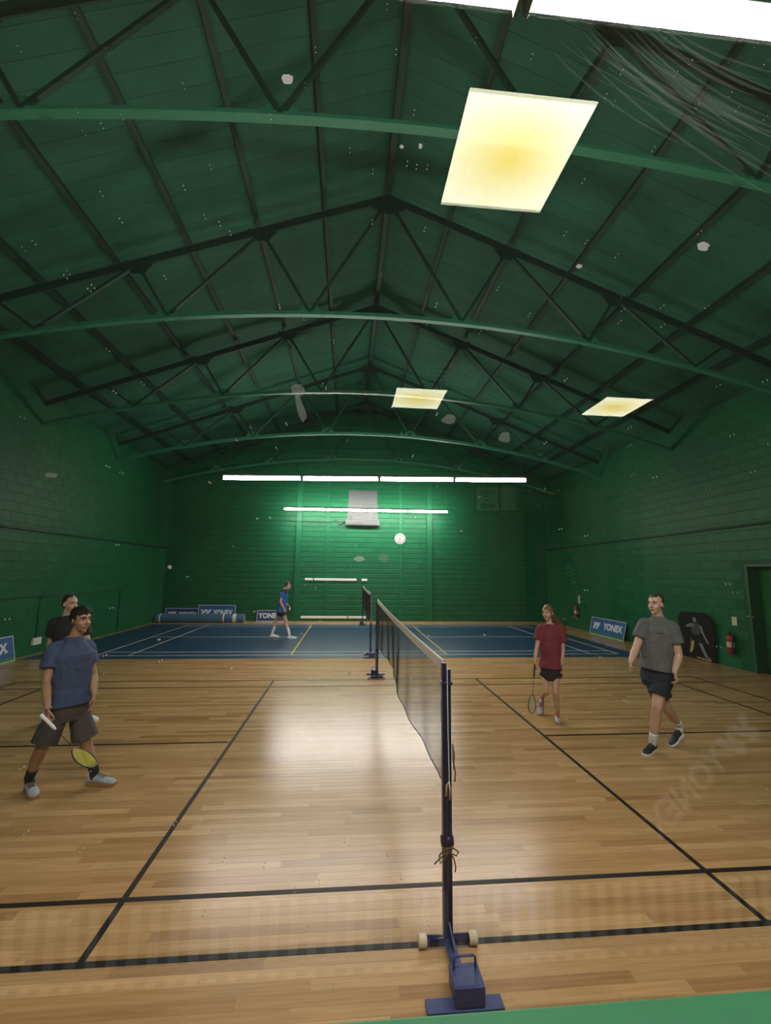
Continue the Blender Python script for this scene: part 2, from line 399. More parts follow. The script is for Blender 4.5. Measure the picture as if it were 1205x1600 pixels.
for px, py, rx, ry, mm in ((449, 123, 9, 8, 'dry_mark'), (1099, 384, 10, 7, 'dry_mark'), (466, 610, 11, 9, 'dry_mark_faint'), (702, 655, 11, 7, 'dry_mark_faint'), (789, 683, 9, 9, 'dry_mark_faint'), (905, 416, 5, 3, 'dry_mark'), (80, 742, 10, 4, 'dry_mark_faint'), (562, 873, 9, 4, 'dry_mark'), (657, 228, 3, 4, 'dry_mark'), (628, 229, 3, 3, 'dry_mark'), (600, 872, 8, 7, 'dry_mark_faint'), (265, 886, 3, 3, 'dry_mark')):
    pts = []
    for i in range(14):
        a = i*2*math.pi/14; q = 1+rndm.uniform(-.18, .18); p = at(px+rx*q*math.cos(a), py+ry*q*math.sin(a), YP)-worg; pts.append(p)
    MB().poly(pts, (0, 1, 0), .0008).build('dried_mark', mm, win)
pts = [at(px, py, YP)-worg for px, py in ((462, 615), (468, 620), (477, 640), (480, 652), (473, 660), (466, 648), (462, 630))]
MB().poly(pts, (0, 1, 0), .0008).build('dried_mark', 'dry_mark_faint', win)
sm = MB()
for i in range(34):
    x0, y0 = 850+rndm.uniform(0, 200), 18+rndm.uniform(0, 60); x1 = 1060+rndm.uniform(0, 200); y1 = y0+(x1-x0)*rndm.uniform(.45, .85)
    w_ = rndm.uniform(.6, 4.0); A = []; B = []
    for k in range(9):
        t_ = k/8; px = x0+(x1-x0)*t_; py = y0+(y1-y0)*(t_**.85)+10*math.sin(t_*3); ww = w_*math.sin(math.pi*(.04+.92*t_))
        A.append(at(px, py-ww, YP+.0003*(i % 3))-worg); B.append(at(px, py+ww, YP+.0003*(i % 3))-worg)
    sm.add(A+B, [(k, k+1, 10+k, 9+k) for k in range(8)])
sm.build('wipe_smears', 'wipe_smear', win, kind='stuff')

# right-hand door recess
d1 = bpy.data.objects.new('door_1', None); C.objects.link(d1); d1.location = (XR, 5.755, 0); struct(d1)
MB().bbox((.30, 0, 1.17), (.05, 1.12, 2.32), .005).build('door_leaf', 'door_green', d1)
for yy in (-.585, .585): MB().bbox((.13, yy, 1.185), (.30, .06, 2.37), .006).build('door_frame', 'frame_green', d1)
MB().bbox((.13, 0, 2.355), (.30, 1.12, .06), .006).build('door_frame', 'frame_green', d1)
MB().bbox((.268, .30, 1.25), (.012, .22, .35), .003).build('push_plate', 'sign_green', d1)
MB().tube([(.25, .47, 1.02), (.21, .47, 1.02), (.21, .36, 1.02)], .011).build('door_handle', 'steel_grey', d1, True)

# ------------------------------------------------------------------ roof: sheets, purlins
ceil = bpy.data.objects.new('ceiling', None); C.objects.link(ceil); struct(ceil)
for s in (-1, 1):
    xe = (XL-.2) if s < 0 else (XR+.2)
    sw = .30; Y = YN-.2
    L_ = math.hypot(xe, PITCHM*abs(xe)); n = V((s*PITCHM, 0, 1)).normalized()
    sheet = MB(); P = []
    for i, (w0, w1, h) in enumerate(((.0, .03, -.012), (.03, .27, 0), (.27, .30, -.012))): pass
    me = MB().poly([(0, .0025, 0), (xe, .0025, -PITCHM*abs(xe)), (xe, sw-.0025, -PITCHM*abs(xe)), (0, sw-.0025, 0)], n, .03).mesh('roof_sheet'); me.materials.append(MATS['roof_green'])
    while Y < YF+.1:
        o = obj('roof_sheet', me, None, ceil); o.location = (0, Y, RIDGE); Y += sw
    MB().poly([(0, YN-.2, RIDGE+.035), (xe, YN-.2, RIDGE-PITCHM*abs(xe)+.035), (xe, YF+.2, RIDGE-PITCHM*abs(xe)+.035), (0, YF+.2, RIDGE+.035)], n, .05).build('roof_deck', 'steel_dark', ceil)
    for k in range(1, 7):
        x = s*1.25*k; z = roof_z(x)-.07
        R = Matrix.Rotation(s*math.atan(PITCHM), 3, 'Y')
        MB().box((x, (YN+YF)/2, z), (.075, YF-YN, .13), R).build('purlin', 'steel_dark', ceil)
MB().box((0, (YN+YF)/2, RIDGE-.12), (.10, YF-YN, .16)).build('ridge_purlin', 'steel_dark', ceil)

# bowed roof trusses
def arch_z(x): return 6.86-.0178*x*x
TY = [1.26, 4.76, 8.26, 11.76, 15.26]
ORD = ['nearest the window', 'second from the window', 'third from the window', 'fourth from the window', 'closest to the far wall']
def truss():
    t = thing('roof_truss', 'x', 'truss')
    N = 28
    mb = MB(); xs = [XL+(XR-XL)*i/N for i in range(N+1)]
    for yy in (-.035, .035):
        pass
    prof = [(-.05, 0), (.05, 0), (.05, .012), (.008, .012), (.008, .10), (-.008, .10), (-.008, .012), (-.05, .012)]
    vs = []; fs = []
    for x in xs:
        for (py, pz) in prof: vs.append((x, py, arch_z(x)+pz))
    k = len(prof)
    for i in range(N):
        for j in range(k): fs.append((i*k+j, i*k+(j+1) % k, (i+1)*k+(j+1) % k, (i+1)*k+j))
    mb.add(vs, fs); mb.build('bottom_chord', 'steel_lit', t)
    for s in (-1, 1):
        xe = XL if s < 0 else XR
        p0, p1 = V((0, 0, RIDGE-.26)), V((xe, 0, roof_z(xe)-.26))
        m = MB(); m.bar(p0, p1, .11, .025); m.bar(p0+V((0, 0, -.05)), p1+V((0, 0, -.05)), .02, .10); m.build('top_chord', 'steel_dark', t)
        tz = lambda x: roof_z(x)-.30
        for a, b in (((0, 't'), (1.45, 'b')), ((1.45, 'b'), (2.4, 't')), ((2.4, 't'), (4.0, 'b')), ((4.0, 'b'), (4.6, 't')), ((4.6, 't'), (6.2, 'b')), ((6.2, 'b'), (6.9, 't'))):
            q = [V((s*x, .015, tz(x) if w == 't' else arch_z(x)+.08)) for x, w in (a, b)]
            MB().bar(q[0], q[1], .05, .05, up=V((0, 1, 0))).build('web_member', 'steel_dark', t)
        for x, top in ((1.45, 0), (4.0, 0), (2.4, 1), (4.6, 1), (6.2, 0)):
            zc = tz(x)-.03 if top else arch_z(x)+.12
            g = 1 if not top else -1
            MB().poly([(s*x-.28, .03, zc-g*.10), (s*x+.28, .03, zc-g*.10), (s*x+.12, .03, zc+g*.14), (s*x-.12, .03, zc+g*.14)], (0, 1, 0), .008).build('gusset_plate', 'steel_lit' if not top else 'steel_dark', t)
    MB().poly([(-.4, .03, RIDGE-.46), (0, .03, RIDGE-.62), (.4, .03, RIDGE-.46), (0, .03, RIDGE-.28)], (0, 1, 0), .008).build('gusset_plate', 'steel_dark', t)
    return t
t0 = truss()
for i, yy in enumerate(TY):
    t = t0 if i == 0 else copy_tree(t0)
    t.location = (0, yy, 0); t['label'] = 'green steel roof truss with arched bottom chord, '+ORD[i]; t['group'] = 'roof trusses'

# ------------------------------------------------------------------ rows of fluorescent lights
def light_row(y, z0, z1, x0, x1, label, wire_top, glow):
    t = thing('fluorescent_light', label, 'light', (x0, y, z0), 0, 'rows of fluorescent lights')
    t.rotation_euler = (0, -math.atan2(z1-z0, x1-x0), 0)
    Lt = math.hypot(x1-x0, z1-z0); n = 4; q = Lt/n
    for i in range(n):
        a, b = i*q+.012, (i+1)*q-.012
        h = MB().bbox(((a+b)/2, 0, .075), (b-a, .11, .05), .008).build('batten', 'housing', t)
        MB().tube([(a+.02, 0, 0), (b-.02, 0, 0)], .034, 14).build('tube', glow, h, True, label='glowing white tube')
        for xx in (a+.012, b-.012): MB().bbox((xx, 0, .012), (.022, .092, .10), .006).build('end_cap', 'housing', h)
    tilt = math.atan2(z1-z0, x1-x0)
    for xx in (.08, Lt/2, Lt-.08):
        wx = x0+xx*math.cos(tilt); p1 = V((wx, wire_top, arch_z(wx)+.01)) if wire_top else V((wx, y, roof_z(wx)-.01))
        p1 = Matrix.Rotation(tilt, 3, 'Y') @ (p1-V((x0, y, z0)))
        MB().tube([(xx, 0, .095), p1], .005, 6).build('suspension_wire', 'wire', t)
light_row(-1.24, 4.54, 4.60, -3.56, 3.72, 'nearest suspended row of fluorescent tubes, just outside the viewing window', None, 'tube_glow')
light_row(7.34, 4.23, 4.40, -3.60, 3.752, 'middle suspended row of four fluorescent tubes between the two courts', 8.23, 'tube_glow')
light_row(14.95, 4.63, 4.67, -3.32, 3.56, 'far suspended row of fluorescent tubes close to the far green wall', 15.28, 'tube_glow_boosted')

# ------------------------------------------------------------------ net posts
def net_post(label, loc, rz):
    t = thing('net_post', label, 'net post', loc, rz, 'badminton net posts')
    # built with the base reaching towards local -Y
    p = MB(); p.bbox((-.014, 0, .80), (.026, .045, 1.50), .004); p.bbox((.016, .004, .78), (.024, .036, 1.46), .004); p.build('pole', 'post_blue', t)
    MB().tube([(.002, -.026, 1.53), (.004, -.026, 1.2), (.010, -.027, .84)], .003, 6).build('tension_cord', 'white_plastic', t)
    MB().bbox((.001, 0, 1.43), (.068, .056, .018), .004).build('clamp', 'post_blue', t)
    MB().tube([(-.012, -.03, .80), (-.008, -.034, .86), (.004, -.034, .88), (.012, -.03, .84), (.01, -.03, .78)], .006, 8).build('cleat', 'rubber_cream', t, True)
    MB().tube([(-.035, 0, .545), (.035, 0, .545)], .028, 12).build('collar', 'post_blue', t, True)
    k = MB()
    k.tube([(0, -.035, .52), (-.03, -.04, .515), (-.055, -.04, .49), (-.05, -.04, .45), (-.025, -.04, .47), (0, -.04, .51)], .004, 6)
    k.tube([(0, -.035, .52), (.03, -.04, .525), (.058, -.04, .505), (.045, -.04, .485), (.015, -.04, .50)], .004, 6)
    k.tube([(-.01, -.04, .51), (-.05, -.045, .48), (-.085, -.045, .45)], .004, 6); k.tube([(.01, -.04, .51), (.03, -.045, .47), (.04, -.045, .43), (.035, -.045, .405)], .004, 6)
    k.tube([(-.034, -.028, .52), (0, -.034, .52), (.034, -.028, .52)], .006, 6)
    k.build('tied_cord', 'cord_brown', t, True)
    k = MB(); k.tube([(.036, -.01, 1.08), (.045, -.015, 1.02), (.04, -.015, .97), (.05, -.015, .92), (.045, -.015, .87)], .004, 6); k.tube([(.036, -.01, 1.08), (.034, -.02, 1.0), (.042, -.02, .94)], .004, 6)
    k.build('hanging_cord', 'cord_brown', t, True)
    MB().tube([(-.125, 0, .032), (.125, 0, .032)], .024, 16).build('axle', 'post_blue', t, True)
    for s in (-1, 1): MB().tube([(s*.122, 0, .032), (s*.128, 0, .032), (s*.165, 0, .032), (s*.17, 0, .032)], .032, 18, rr=[.028, .032, .032, .027]).build('roller', 'rubber_cream', t, True)
    b = MB(); b.bar((0, .02, .045), (.02, -.36, .016), .055, .014); b.bar((-.0, -.012, .12), (.012, -.10, .045), .008, .05); b.build('base_beam', 'base_blue', t)
    MB().bbox((.022, -.315, .068), (.15, .14, .085), .004).build('weight_box', 'base_blue', t)
    MB().tube([(-.034, -.28, .11), (-.034, -.28, .158), (-.022, -.28, .168), (.066, -.28, .168), (.078, -.28, .158), (.078, -.28, .11)], .006, 8).build('carry_handle', 'base_blue', t, True)
    MB().bbox((.0, -.355, .012), (.38, .075, .022), .003).build('foot_plate', 'base_blue', t)
    return t
pp = net_post('tall dark blue net post standing nearest the viewing window', (0, 0, 0.002), 0)
for lab, loc, rz in (('dark blue net post at the far end of the wooden court', (0, 6.12, .002), math.pi),
                     ('blue net post on the near edge of the blue court mat', (0, 8.56, .006), 0),
                     ('blue net post on the blue mat beside the far wall', (0, 14.66, .006), math.pi)):
    q = copy_tree(pp); q.location = loc; q.rotation_euler = (0, 0, rz); q['label'] = lab

# ------------------------------------------------------------------ nets
def net(label, y0, y1, cell, th, gap):
    t = thing('badminton_net', label, 'net', (0, y0, 0), 0, 'badminton nets'); Ln = y1-y0
    def top(s): q = s/Ln; return 1.545-.028*4*q*(1-q)
    def bot(s):
        q = s/Ln; z = .79-.03*math.sin(q*9)-.03*math.sin(math.pi*q)
        e = min(s, Ln-s)
        return z+.10*math.exp(-(e/.10)**2)
    def sway(s, v):  # v 0 top, 1 bottom
        return v*(.032*math.sin(s*2.0+.6)+.009*math.sin(s*8.0))*(1-math.exp(-min(s, Ln-s)*3))
    def P(s, v): return V((sway(s, v), s, top(s)*(1-v)+bot(s)*v))
    ny = int(Ln/cell); nz = int(.76/cell)
    mb = MB()
    def strand(pts):
        "thin three-sided string"
        n = 3; vs = []; fs = []
        for i, p in enumerate(pts):
            d = (pts[min(i+1, len(pts)-1)]-pts[max(i-1, 0)]).normalized(); x = d.cross(V((1, 0, 0))); x.normalize(); y = d.cross(x)
            for k in range(n): vs.append(p+(x*math.cos(2.094*k)+y*math.sin(2.094*k))*th)
        for i in range(len(pts)-1):
            for k in range(n): fs.append((i*n+k, i*n+(k+1) % n, (i+1)*n+(k+1) % n, (i+1)*n+k))
        mb.add(vs, fs)
    for i in range(ny+1):
        s = Ln*i/ny; strand([P(s, v/4) for v in range(5)])
    ns = 48
    for j in range(1, nz): strand([P(Ln*i/ns, j/nz) for i in range(ns+1)])
    mb.build('net_mesh', 'net_black', t, kind='stuff')
    tp = MB(); vs = []; fs = []
    for i in range(33):
        s = Ln*i/32; z = top(s)
        vs += [(-.007, s, z-.06), (-.007, s, z+.006), (0, s, z+.013), (.007, s, z+.006), (.007, s, z-.06)]
    for i in range(32):
        for k in range(4): fs.append((i*5+k, i*5+k+1, (i+1)*5+k+1, (i+1)*5+k))
    tp.add(vs, fs).build('top_tape', 'tape_white', t)
    MB().tube([P(Ln*i/60, 1) for i in range(61)], .005, 6).build('bottom_cord', 'net_black', t)
    for s in (0, Ln): MB().tube([P(s, v/6) for v in range(7)], .004, 6).build('side_cord', 'net_black', t)
    ti = MB()
    for s, yy in ((0, -.02-gap), (Ln, Ln+.02+gap)):
        for z in (1.53, 1.2): ti.tube([(0, s, z), (0, yy, z)], .003, 6)
    ti.build('net_tie', 'cord_brown', t)
net('badminton net with pale top tape across the near wooden court', .045, 6.075, .024, .0010, 0)
net('badminton net across the far blue court', 8.605, 14.615, .030, .0018, 0)

# ------------------------------------------------------------------ advertising boards
def yonex_mark(parent, m, M, h):
    "double Y emblem: two chalices side by side on round dots"
    for k in (0, 1):
        x = k*h*.72; mb = MB()
        pts = [(-.42, .5), (-.10, .5), (.02, .12), (.16, .5), (.50, .5), (.22, -.10), (-.14, -.10)]
        mb.poly([(x+a*h, b*h, 0) for a, b in pts], (0, 0, 1), .003)
        mb.poly([(x-.16*h+.24*h*math.cos(i*.524), -.28*h+.22*h*math.sin(i*.524), 0) for i in range(12)], (0, 0, 1), .003)
        me = mb.mesh('emblem'); me.transform(M); obj('emblem', me, m, parent)
def board(label, base, xdir, nrm, w, h, mark=True, base_m='sign_blue', tilt=.12, txt='YONEX', tx=.16, tw=.54, th=.50, foot=False, green=False):
    t = thing('advertising_board', label, 'sign board', base, 0, 'blue advertising boards')
    x = V(xdir).normalized(); n = V(nrm).normalized(); up = (V((0, 0, 1))-n*tilt).normalized(); out = x.cross(up)
    M0 = frame_matrix((0, 0, 0), x, out)
    def slab(c, d, m, name, b=.004):
        me = MB().bbox(c, d, b).mesh(name); me.transform(M0); return obj(name, me, m, t)
    slab((0, h/2+.01, -.01), (w, h-.02, .018), base_m, 'panel')
    slab((0, h-.006, -.008), (w, .018, .026), 'sign_white', 'edge_strip'); slab((0, .008, -.008), (w, .016, .026), 'sign_white', 'edge_strip')
    if green: slab((0, .055, .0005), (w-.01, .075, .004), 'sign_green', 'green_band')
    for s in (-1, 1): slab((s*(w/2-.008), h/2, -.008), (.016, h, .024), 'sign_white', 'side_strip')
    if foot:
        for s in (-.8, .8):
            a = M0 @ V((s*w/2, h*.7, -.012)); bpt = V(a)-n*.30; bpt.z = .012
            MB().bar(a, bpt, .02, .012).build('prop_leg', 'sign_white', t)
    Mt = M0 @ Matrix.Translation((w*tx, h*.5+(.03 if green else 0), .001)); lettering(txt, h*th, 'sign_white', t, Mt, offset=h*.022, width=w*tw)
    if mark: yonex_mark(t, 'sign_white', M0 @ Matrix.Translation((-w*.36, h*.53, .001)), h*.40)
    return t
board('blue white-edged board half behind the rolled mat, in the far left corner', (-7.42, 15.98, .002), (1, 0, 0), (0, -1, 0), 1.34, .52, tx=.165)
board('taller blue board behind the rolled mat, right of its neighbour', (-6.02, 15.93, .002), (1, 0, 0), (0, -1, 0), 1.50, .66, base_m='sign_lightblue', tx=.165)
board('blue board against the far wall behind the walking player', (-3.82, 15.93, .002), (1, 0, 0), (0, -1, 0), 1.10, .46, mark=False, tx=-.02, tw=.86, th=.62)
board('blue board leaning on the right wall beyond the player in grey', (8.22, 11.65, .002), (0, -1, 0), (-1, 0, 0), 1.95, .60, base_m='sign_lightblue', tilt=.25, tx=.165, green=True)
board('blue board at the left wall, cut by the picture edge', (-8.14, 7.12, .002), (0, 1, 0), (1, 0, 0), 1.95, .56, base_m='sign_lightblue', tilt=.2, tx=.14, green=True)

# rolled court mat
t = thing('rolled_court_mat', 'long roll of pale blue court mat lying along the far wall', 'rolled mat', (-6.50, 15.55, 0))
RR = .17; hx = 1.72
mb = MB(); prof = []
turns = 5; nn = 120
mb.tube([(-hx, 0, RR), (hx, 0, RR)], RR, 36, caps=False)
mb.build('outer_wrap', 'roll_blue', t, True)
for sx in (-hx+.004, hx-.004):
    vs = []; fs = []
    for i in range(nn+1):
        a = i/nn*turns*2*math.pi; r = .06+(RR-.06)*i/nn
        for ex in (-.003, .003):
            for dr in (0, .012): vs.append((sx+ex, (r-dr)*math.cos(a), RR+(r-dr)*math.sin(a)))
    for i in range(nn):
        o = i*4; fs += [(o, o+4, o+5, o+1), (o+2, o+6, o+7, o+3), (o, o+4, o+6, o+2), (o+1, o+5, o+7, o+3)]
    MB().add(vs, fs).build('wound_layers', 'roll_core', t)
MB().tube([(-hx+.02, 0, RR), (hx-.02, 0, RR)], RR-.02, 30).build('inner_layers', 'roll_core', t, True)
for x in (-1.55, .92, 1.35):
    MB().tube([(x-.03-.04*(x > 1.2), 0, RR), (x+.03+.04*(x > 1.2), 0, RR)], RR+.004, 36, caps=False).build('binding_tape', 'white_plastic', t, True)
MB().bbox((hx-.3, .02, .006), (.85, .34, .012), .003).build('board_underneath', 'roll_core', t)

# ------------------------------------------------------------------ far wall fittings
t = thing('wall_heater', 'grey wall heater with foil backing high on the far wall', 'heater', (-.03, YF, 4.1))
MB().bbox((.0, -.012, 1.32), (1.29, .018, .62), .004).build('back_panel', 'steel_grey', t)
MB().bbox((.0, -.010, .63), (1.36, .014, .74), .004).build('foil_sheet', 'foil', t)
MB().bbox((.0, -.16, .15), (1.50, .30, .26), .02).build('body', 'steel_grey', t)
for k in range(4): MB().bbox((.0, -.315, .06+k*.06), (1.40, .014, .022), .003).build('grille_bar', 'heater_grille', t)
for x in (-.5, .5): MB().bar((x, -.02, .45), (x, -.28, .27), .03, .006).build('bracket', 'steel_grey', t)
MB().bbox((-.98, -.05, .12), (.16, .09, .12), .008).build('switch_box', 'heater_grille', t)
MB().tube([(-.90, -.04, .14), (-.82, -.05, .16), (-.75, -.05, .14)], .012, 6).build('cable', 'heater_grille', t)
tag(MB().tube([(-4.6, YF-.035, 4.30), (-3.2, YF-.035, 4.27), (-2.95, YF-.115, 4.27), (-2.65, YF-.115, 4.26), (-2.5, YF-.035, 4.26), (-1.6, YF-.055, 4.25), (-1.35, YF-.035, 4.25), (-1.24, YF-.04, 4.36), (-1.10, YF-.04, 4.25)], .012, 6).build('power_cable', 'heater_grille'),
    'dark cable running along the far wall to the heater', 'cable')
t = thing('wall_clock', 'round white wall clock on the far green wall', 'clock', (1.66, YF-.006, 3.585))
mb = MB(); mb.tube([(0, 0, 0), (0, -.03, 0), (0, -.04, 0)], .25, 40, rr=[.25, .25, .24]); mb.build('case', 'clock_white', t)
mb = MB()
for k in range(24):
    pass
MB().tube([(0, -.041, 0), (0, -.043, 0)], .215, 40).build('dial', 'clock_white', t)
for k in range(12):
    a = k*math.pi/6; MB().box((.175*math.sin(a), -.045, .175*math.cos(a)), (.03, .004, .03), Matrix.Rotation(a, 3, 'Y')).build('hour_mark', 'clock_dark', t)
for a, Ln, w in ((math.radians(285), .10, .018), (math.radians(195), .15, .013)):
    MB().bar((-.02*math.sin(a), -.048, -.02*math.cos(a)), (Ln*math.sin(a), -.048, Ln*math.cos(a)), w, .004, up=V((0, 1, 0))).build('clock_hand', 'clock_dark', t)
for z, segs, lab in ((1.76, ((-2.46, -2.12), (-2.07, -.24), (-.02, .23)), 'upper white bar standing in for a reflection, broken in three'), (.16, ((-2.58, -.60), (-.56, .2)), 'lower white bar standing in for a reflection, at the far wall foot')):
    t = thing('reflection_bar', lab, 'strip', (0, YF, z), 0, 'white bars standing in for reflections')  # solid bars added on the wall in place of reflections in the glass
    for a, b in segs: MB().bbox(((a+b)/2, -.03, 0), (b-a, .05, .10), .008).build('bar_section', 'white_paint', t)

# ------------------------------------------------------------------ side wall fittings
t = thing('player_poster_board', 'black cut-corner board with a printed player, leaning on the right wall', 'display board', (XR-.05, 7.85, 0))
R = Matrix.Rotation(-.05, 4, 'Y')
def on_board(pts, m, name, x0=-.012, th=.003):
    me = MB().poly([(x0, a, b) for a, b in pts], (-1, 0, 0), th).mesh(name); me.transform(R); return obj(name, me, m, t)
# local +Y is away from the camera (picture left)
on_board([(.53, .0), (-.53, .0), (-.58, .93), (-.36, 1.20), (.40, 1.16), (.53, 1.02)], 'black_board', 'panel', 0, .012)
G = 'print_grey'
on_board([(.03, 1.04), (-.03, 1.06), (-.08, 1.02), (-.07, .95), (-.02, .92), (.03, .96)], G, 'printed_head')
on_board([(.12, .90), (-.02, .92), (-.16, .90), (-.17, .70), (-.13, .62), (.09, .62), (.12, .74)], 'print_dark', 'printed_shirt')
on_board([(.10, .90), (.26, .84), (.30, .78), (.10, .80), (-.02, .86)], G, 'printed_arm')
on_board([(-.15, .86), (-.20, .68), (-.32, .46), (-.36, .42), (-.37, .48), (-.26, .68), (-.22, .86)], G, 'printed_arm')
on_board([(.12, .62), (-.14, .62), (-.20, .44), (-.04, .46), (.00, .50), (.16, .42)], 'black_board', 'printed_shorts', -.013)
on_board([(.17, .50), (.06, .48), (.10, .34), (.14, .22), (.24, .12), (.26, .18), (.20, .30)], 'print_yellow', 'printed_leg')
on_board([(-.06, .42), (-.17, .42), (-.24, .24), (-.30, .12), (-.40, .07), (-.38, .05), (-.22, .10), (-.14, .24)], G, 'printed_leg')
on_board([(.05, .06), (-.38, .05), (-.38, .02), (.05, .03)], 'print_yellow', 'printed_floor')

def extinguisher(label, loc, rz):
    t = thing('fire_extinguisher', label, 'fire extinguisher', loc, rz, 'fire extinguishers')
    MB().tube([(0, 0, 0), (0, 0, .02), (0, 0, .36), (0, 0, .40), (0, 0, .43)], .08, 24, rr=[.066, .075, .075, .06, .025]).build('cylinder', 'red_paint', t, True)
    MB().tube([(0, 0, .14), (0, 0, .26)], .0765, 24, caps=False).build('label_band', 'paper_cream', t, True)
    MB().bbox((0, 0, .46), (.04, .05, .06), .008).build('valve', 'black_plastic', t)
    MB().bar((0, .02, .49), (0, -.10, .52), .022, .012).build('lever', 'black_plastic', t)
    MB().tube([(0, -.03, .45), (-.03, -.11, .42), (-.05, -.12, .30), (-.05, -.10, .14)], .013, 8).build('hose', 'black_plastic', t, True)
    MB().tube([(-.05, -.10, .15), (-.05, -.10, .02)], .02, 10, rr=[.014, .03]).build('horn', 'black_plastic', t, True)
    MB().bbox((.082, 0, .26), (.012, .06, .34), .004).build('wall_bracket', 'black_plastic', t)
    return t
e = extinguisher('red fire extinguisher on the right wall beside the door', (XR-.088, 6.85, .33), 0)
q = copy_tree(e); q.location = (XR-.088, 13.65, .45); q['label'] = 'distant red fire extinguisher on the right wall near the far corner'
tag(MB().bbox((XR-.010, 6.77, 1.07), (.006, .13, .20), .002).build('safety_notice', 'paper_cream'), 'small cream notice above the fire extinguisher by the door', 'notice')
tag(MB().bbox((XR-.010, 13.55, 1.14), (.006, .12, .30), .002).build('safety_notice', 'paper_cream'), 'narrow pale notice above the distant fire extinguisher', 'notice')
def pipe(name, pts, lab, r=.018):
    return tag(MB().tube(pts, r, 8).build(name, 'frame_green', None, True), lab, 'conduit')
pipe('conduit', [(XL+.024, 5.5, 1.39), (XL+.024, 12.6, 1.415), (XL+.024, 12.72, 1.38), (XL+.024, 12.75, .0)], 'thin green conduit at chest height along the left wall, turning down', .014)
pipe('conduit', [(XL+.024, 8.92, 1.385), (XL+.024, 8.92, .40)], 'short upright conduit dropping to the white box on the left wall', .012)
pipe('conduit', [(XL+.04, 2.0, 3.01), (XL+.04, 16.1, 3.01)], 'long straight pipe high along the left wall', .03)
pipe('conduit', [(XR-.04, 2.0, 3.30), (XR-.04, 16.1, 3.20)], 'long straight pipe high along the right wall', .03)
t = thing('socket_box', 'small white socket box low on the left wall', 'socket', (XL+.006, 8.93, .30))
MB().bbox((.03, 0, 0), (.06, .28, .17), .008).build('box', 'white_plastic', t)
for yy in (-.07, .07): MB().bbox((.061, yy, 0), (.004, .09, .10), .002).build('face_plate', 'sign_white', t)

# ------------------------------------------------------------------ shuttlecocks on the floor
def shuttle(label, loc, rot):
    t = thing('shuttlecock', label, 'shuttlecock', loc, 0, 'shuttlecocks lying on the floor'); t.rotation_euler = rot
    MB().tube([(0, 0, -.013), (0, 0, -.010), (0, 0, 0), (0, 0, .012)], .013, 14, rr=[.004, .010, .013, .0125]).build('cork', 'cork', t, True)
    mb = MB()
    for k in range(16):
        a0 = k*math.pi/8; a1 = a0+.33
        r0, r1 = .010, .033
        mb.add([(r0*math.cos(a0), r0*math.sin(a0), .010), (r0*math.cos(a1), r0*math.sin(a1), .010), (r1*math.cos(a1), r1*math.sin(a1), .070), (r1*math.cos((a0+a1)/2), r1*math.sin((a0+a1)/2), .078), (r1*math.cos(a0), r1*math.sin(a0), .070)], [(0, 1, 2, 3, 4)])
    mb.build('feather_skirt', 'feather', t)
    return t
sh0 = None
for px, py, lab in ((548, 1052, 'shuttlecock on the wooden floor beside the far net post'), (365, 1047, 'shuttlecock lying alone on bare wood left of the net'), (470, 991, 'shuttlecock by the toes of the player on the blue mat'),
                    (669, 994, 'shuttlecock on the blue mat right of the yellow line'), (502, 971.5, 'shuttlecock at the foot of the far wall, left of the net'), (688, 972, 'shuttlecock at the foot of the far wall, right of the net'),
                    (246, 1001, 'shuttlecock on the left half of the blue mat'), (564, 975, 'shuttlecock beside the base of the farthest net post'), (756, 993, 'shuttlecock out on the right half of the blue mat')):
    p = on_floor(px, py); a = random.uniform(0, 6.28)
    zz = .026+(.005 if 8.2 < p.y < 14.92 else .001)
    rot = (math.radians(104), 0, a)
    if sh0 is None: sh0 = shuttle(lab, (p.x, p.y, zz), rot)
    else:
        q = copy_tree(sh0); q.location = (p.x, p.y, zz); q.rotation_euler = rot; q['label'] = lab

# ------------------------------------------------------------------ people
def clothmat(name, col, var=.12, rough=.85): mat(name, col, rough, var=var, scale=18, bump=.25, bscale=30)
mat('skin_tan', (.36, .19, .115), .5, var=.08, scale=10); mat('skin_fair', (.52, .29, .21), .5, var=.08, scale=10); mat('skin_pale', (.56, .34, .25), .5, var=.06, scale=10)
clothmat('tee_blue', (.040, .060, .130)); clothmat('tee_black', (.012, .012, .014)); clothmat('tee_grey', (.105, .105, .112)); clothmat('tee_maroon', (.16, .022, .032))
clothmat('tee_bright', (.02, .11, .36)); clothmat('yoke_navy', (.012, .018, .035)); clothmat('shorts_grey', (.060, .050, .048)); clothmat('shorts_black', (.014, .012, .014)); clothmat('shorts_navy', (.010, .016, .028))
clothmat('sock_black', (.010, .010, .012)); clothmat('sock_white', (.66, .66, .66))
mat('hair_black', (.006, .005, .005), .65, bump=.6, bscale=90, spec=.2); mat('hair_brown', (.030, .018, .012), .45, bump=.6, bscale=90); mat('hair_blond', (.17, .088, .036), .45, var=.25, scale=30, bump=.6, bscale=90)
mat('shoe_grey', (.34, .38, .42), .5, var=.2, scale=30); mat('shoe_black', (.012, .012, .014), .5); mat('shoe_white', (.75, .75, .76), .45); mat('shoe_pink', (.42, .10, .08), .5)
mat('sole_gum', (.36, .17, .07), .6); mat('sole_white', (.78, .78, .76), .5); mat('sole_orange', (.50, .16, .08), .6); mat('lace', (.05, .06, .08), .8); mat('lace_red', (.5, .08, .05), .8)
mat('eye_white', (.42, .40, .38), .3); mat('iris', (.02, .012, .008), .2); mat('lip', (.30, .10, .08), .5)
mat('grip_white', (.78, .76, .74), .6); mat('frame_dark', (.015, .016, .02), .3); mat('string_yellow', (.62, .62, .05), .5); mat('string_pale', (.45, .45, .42), .5)
mat('bracelet', (.45, .16, .10), .5)

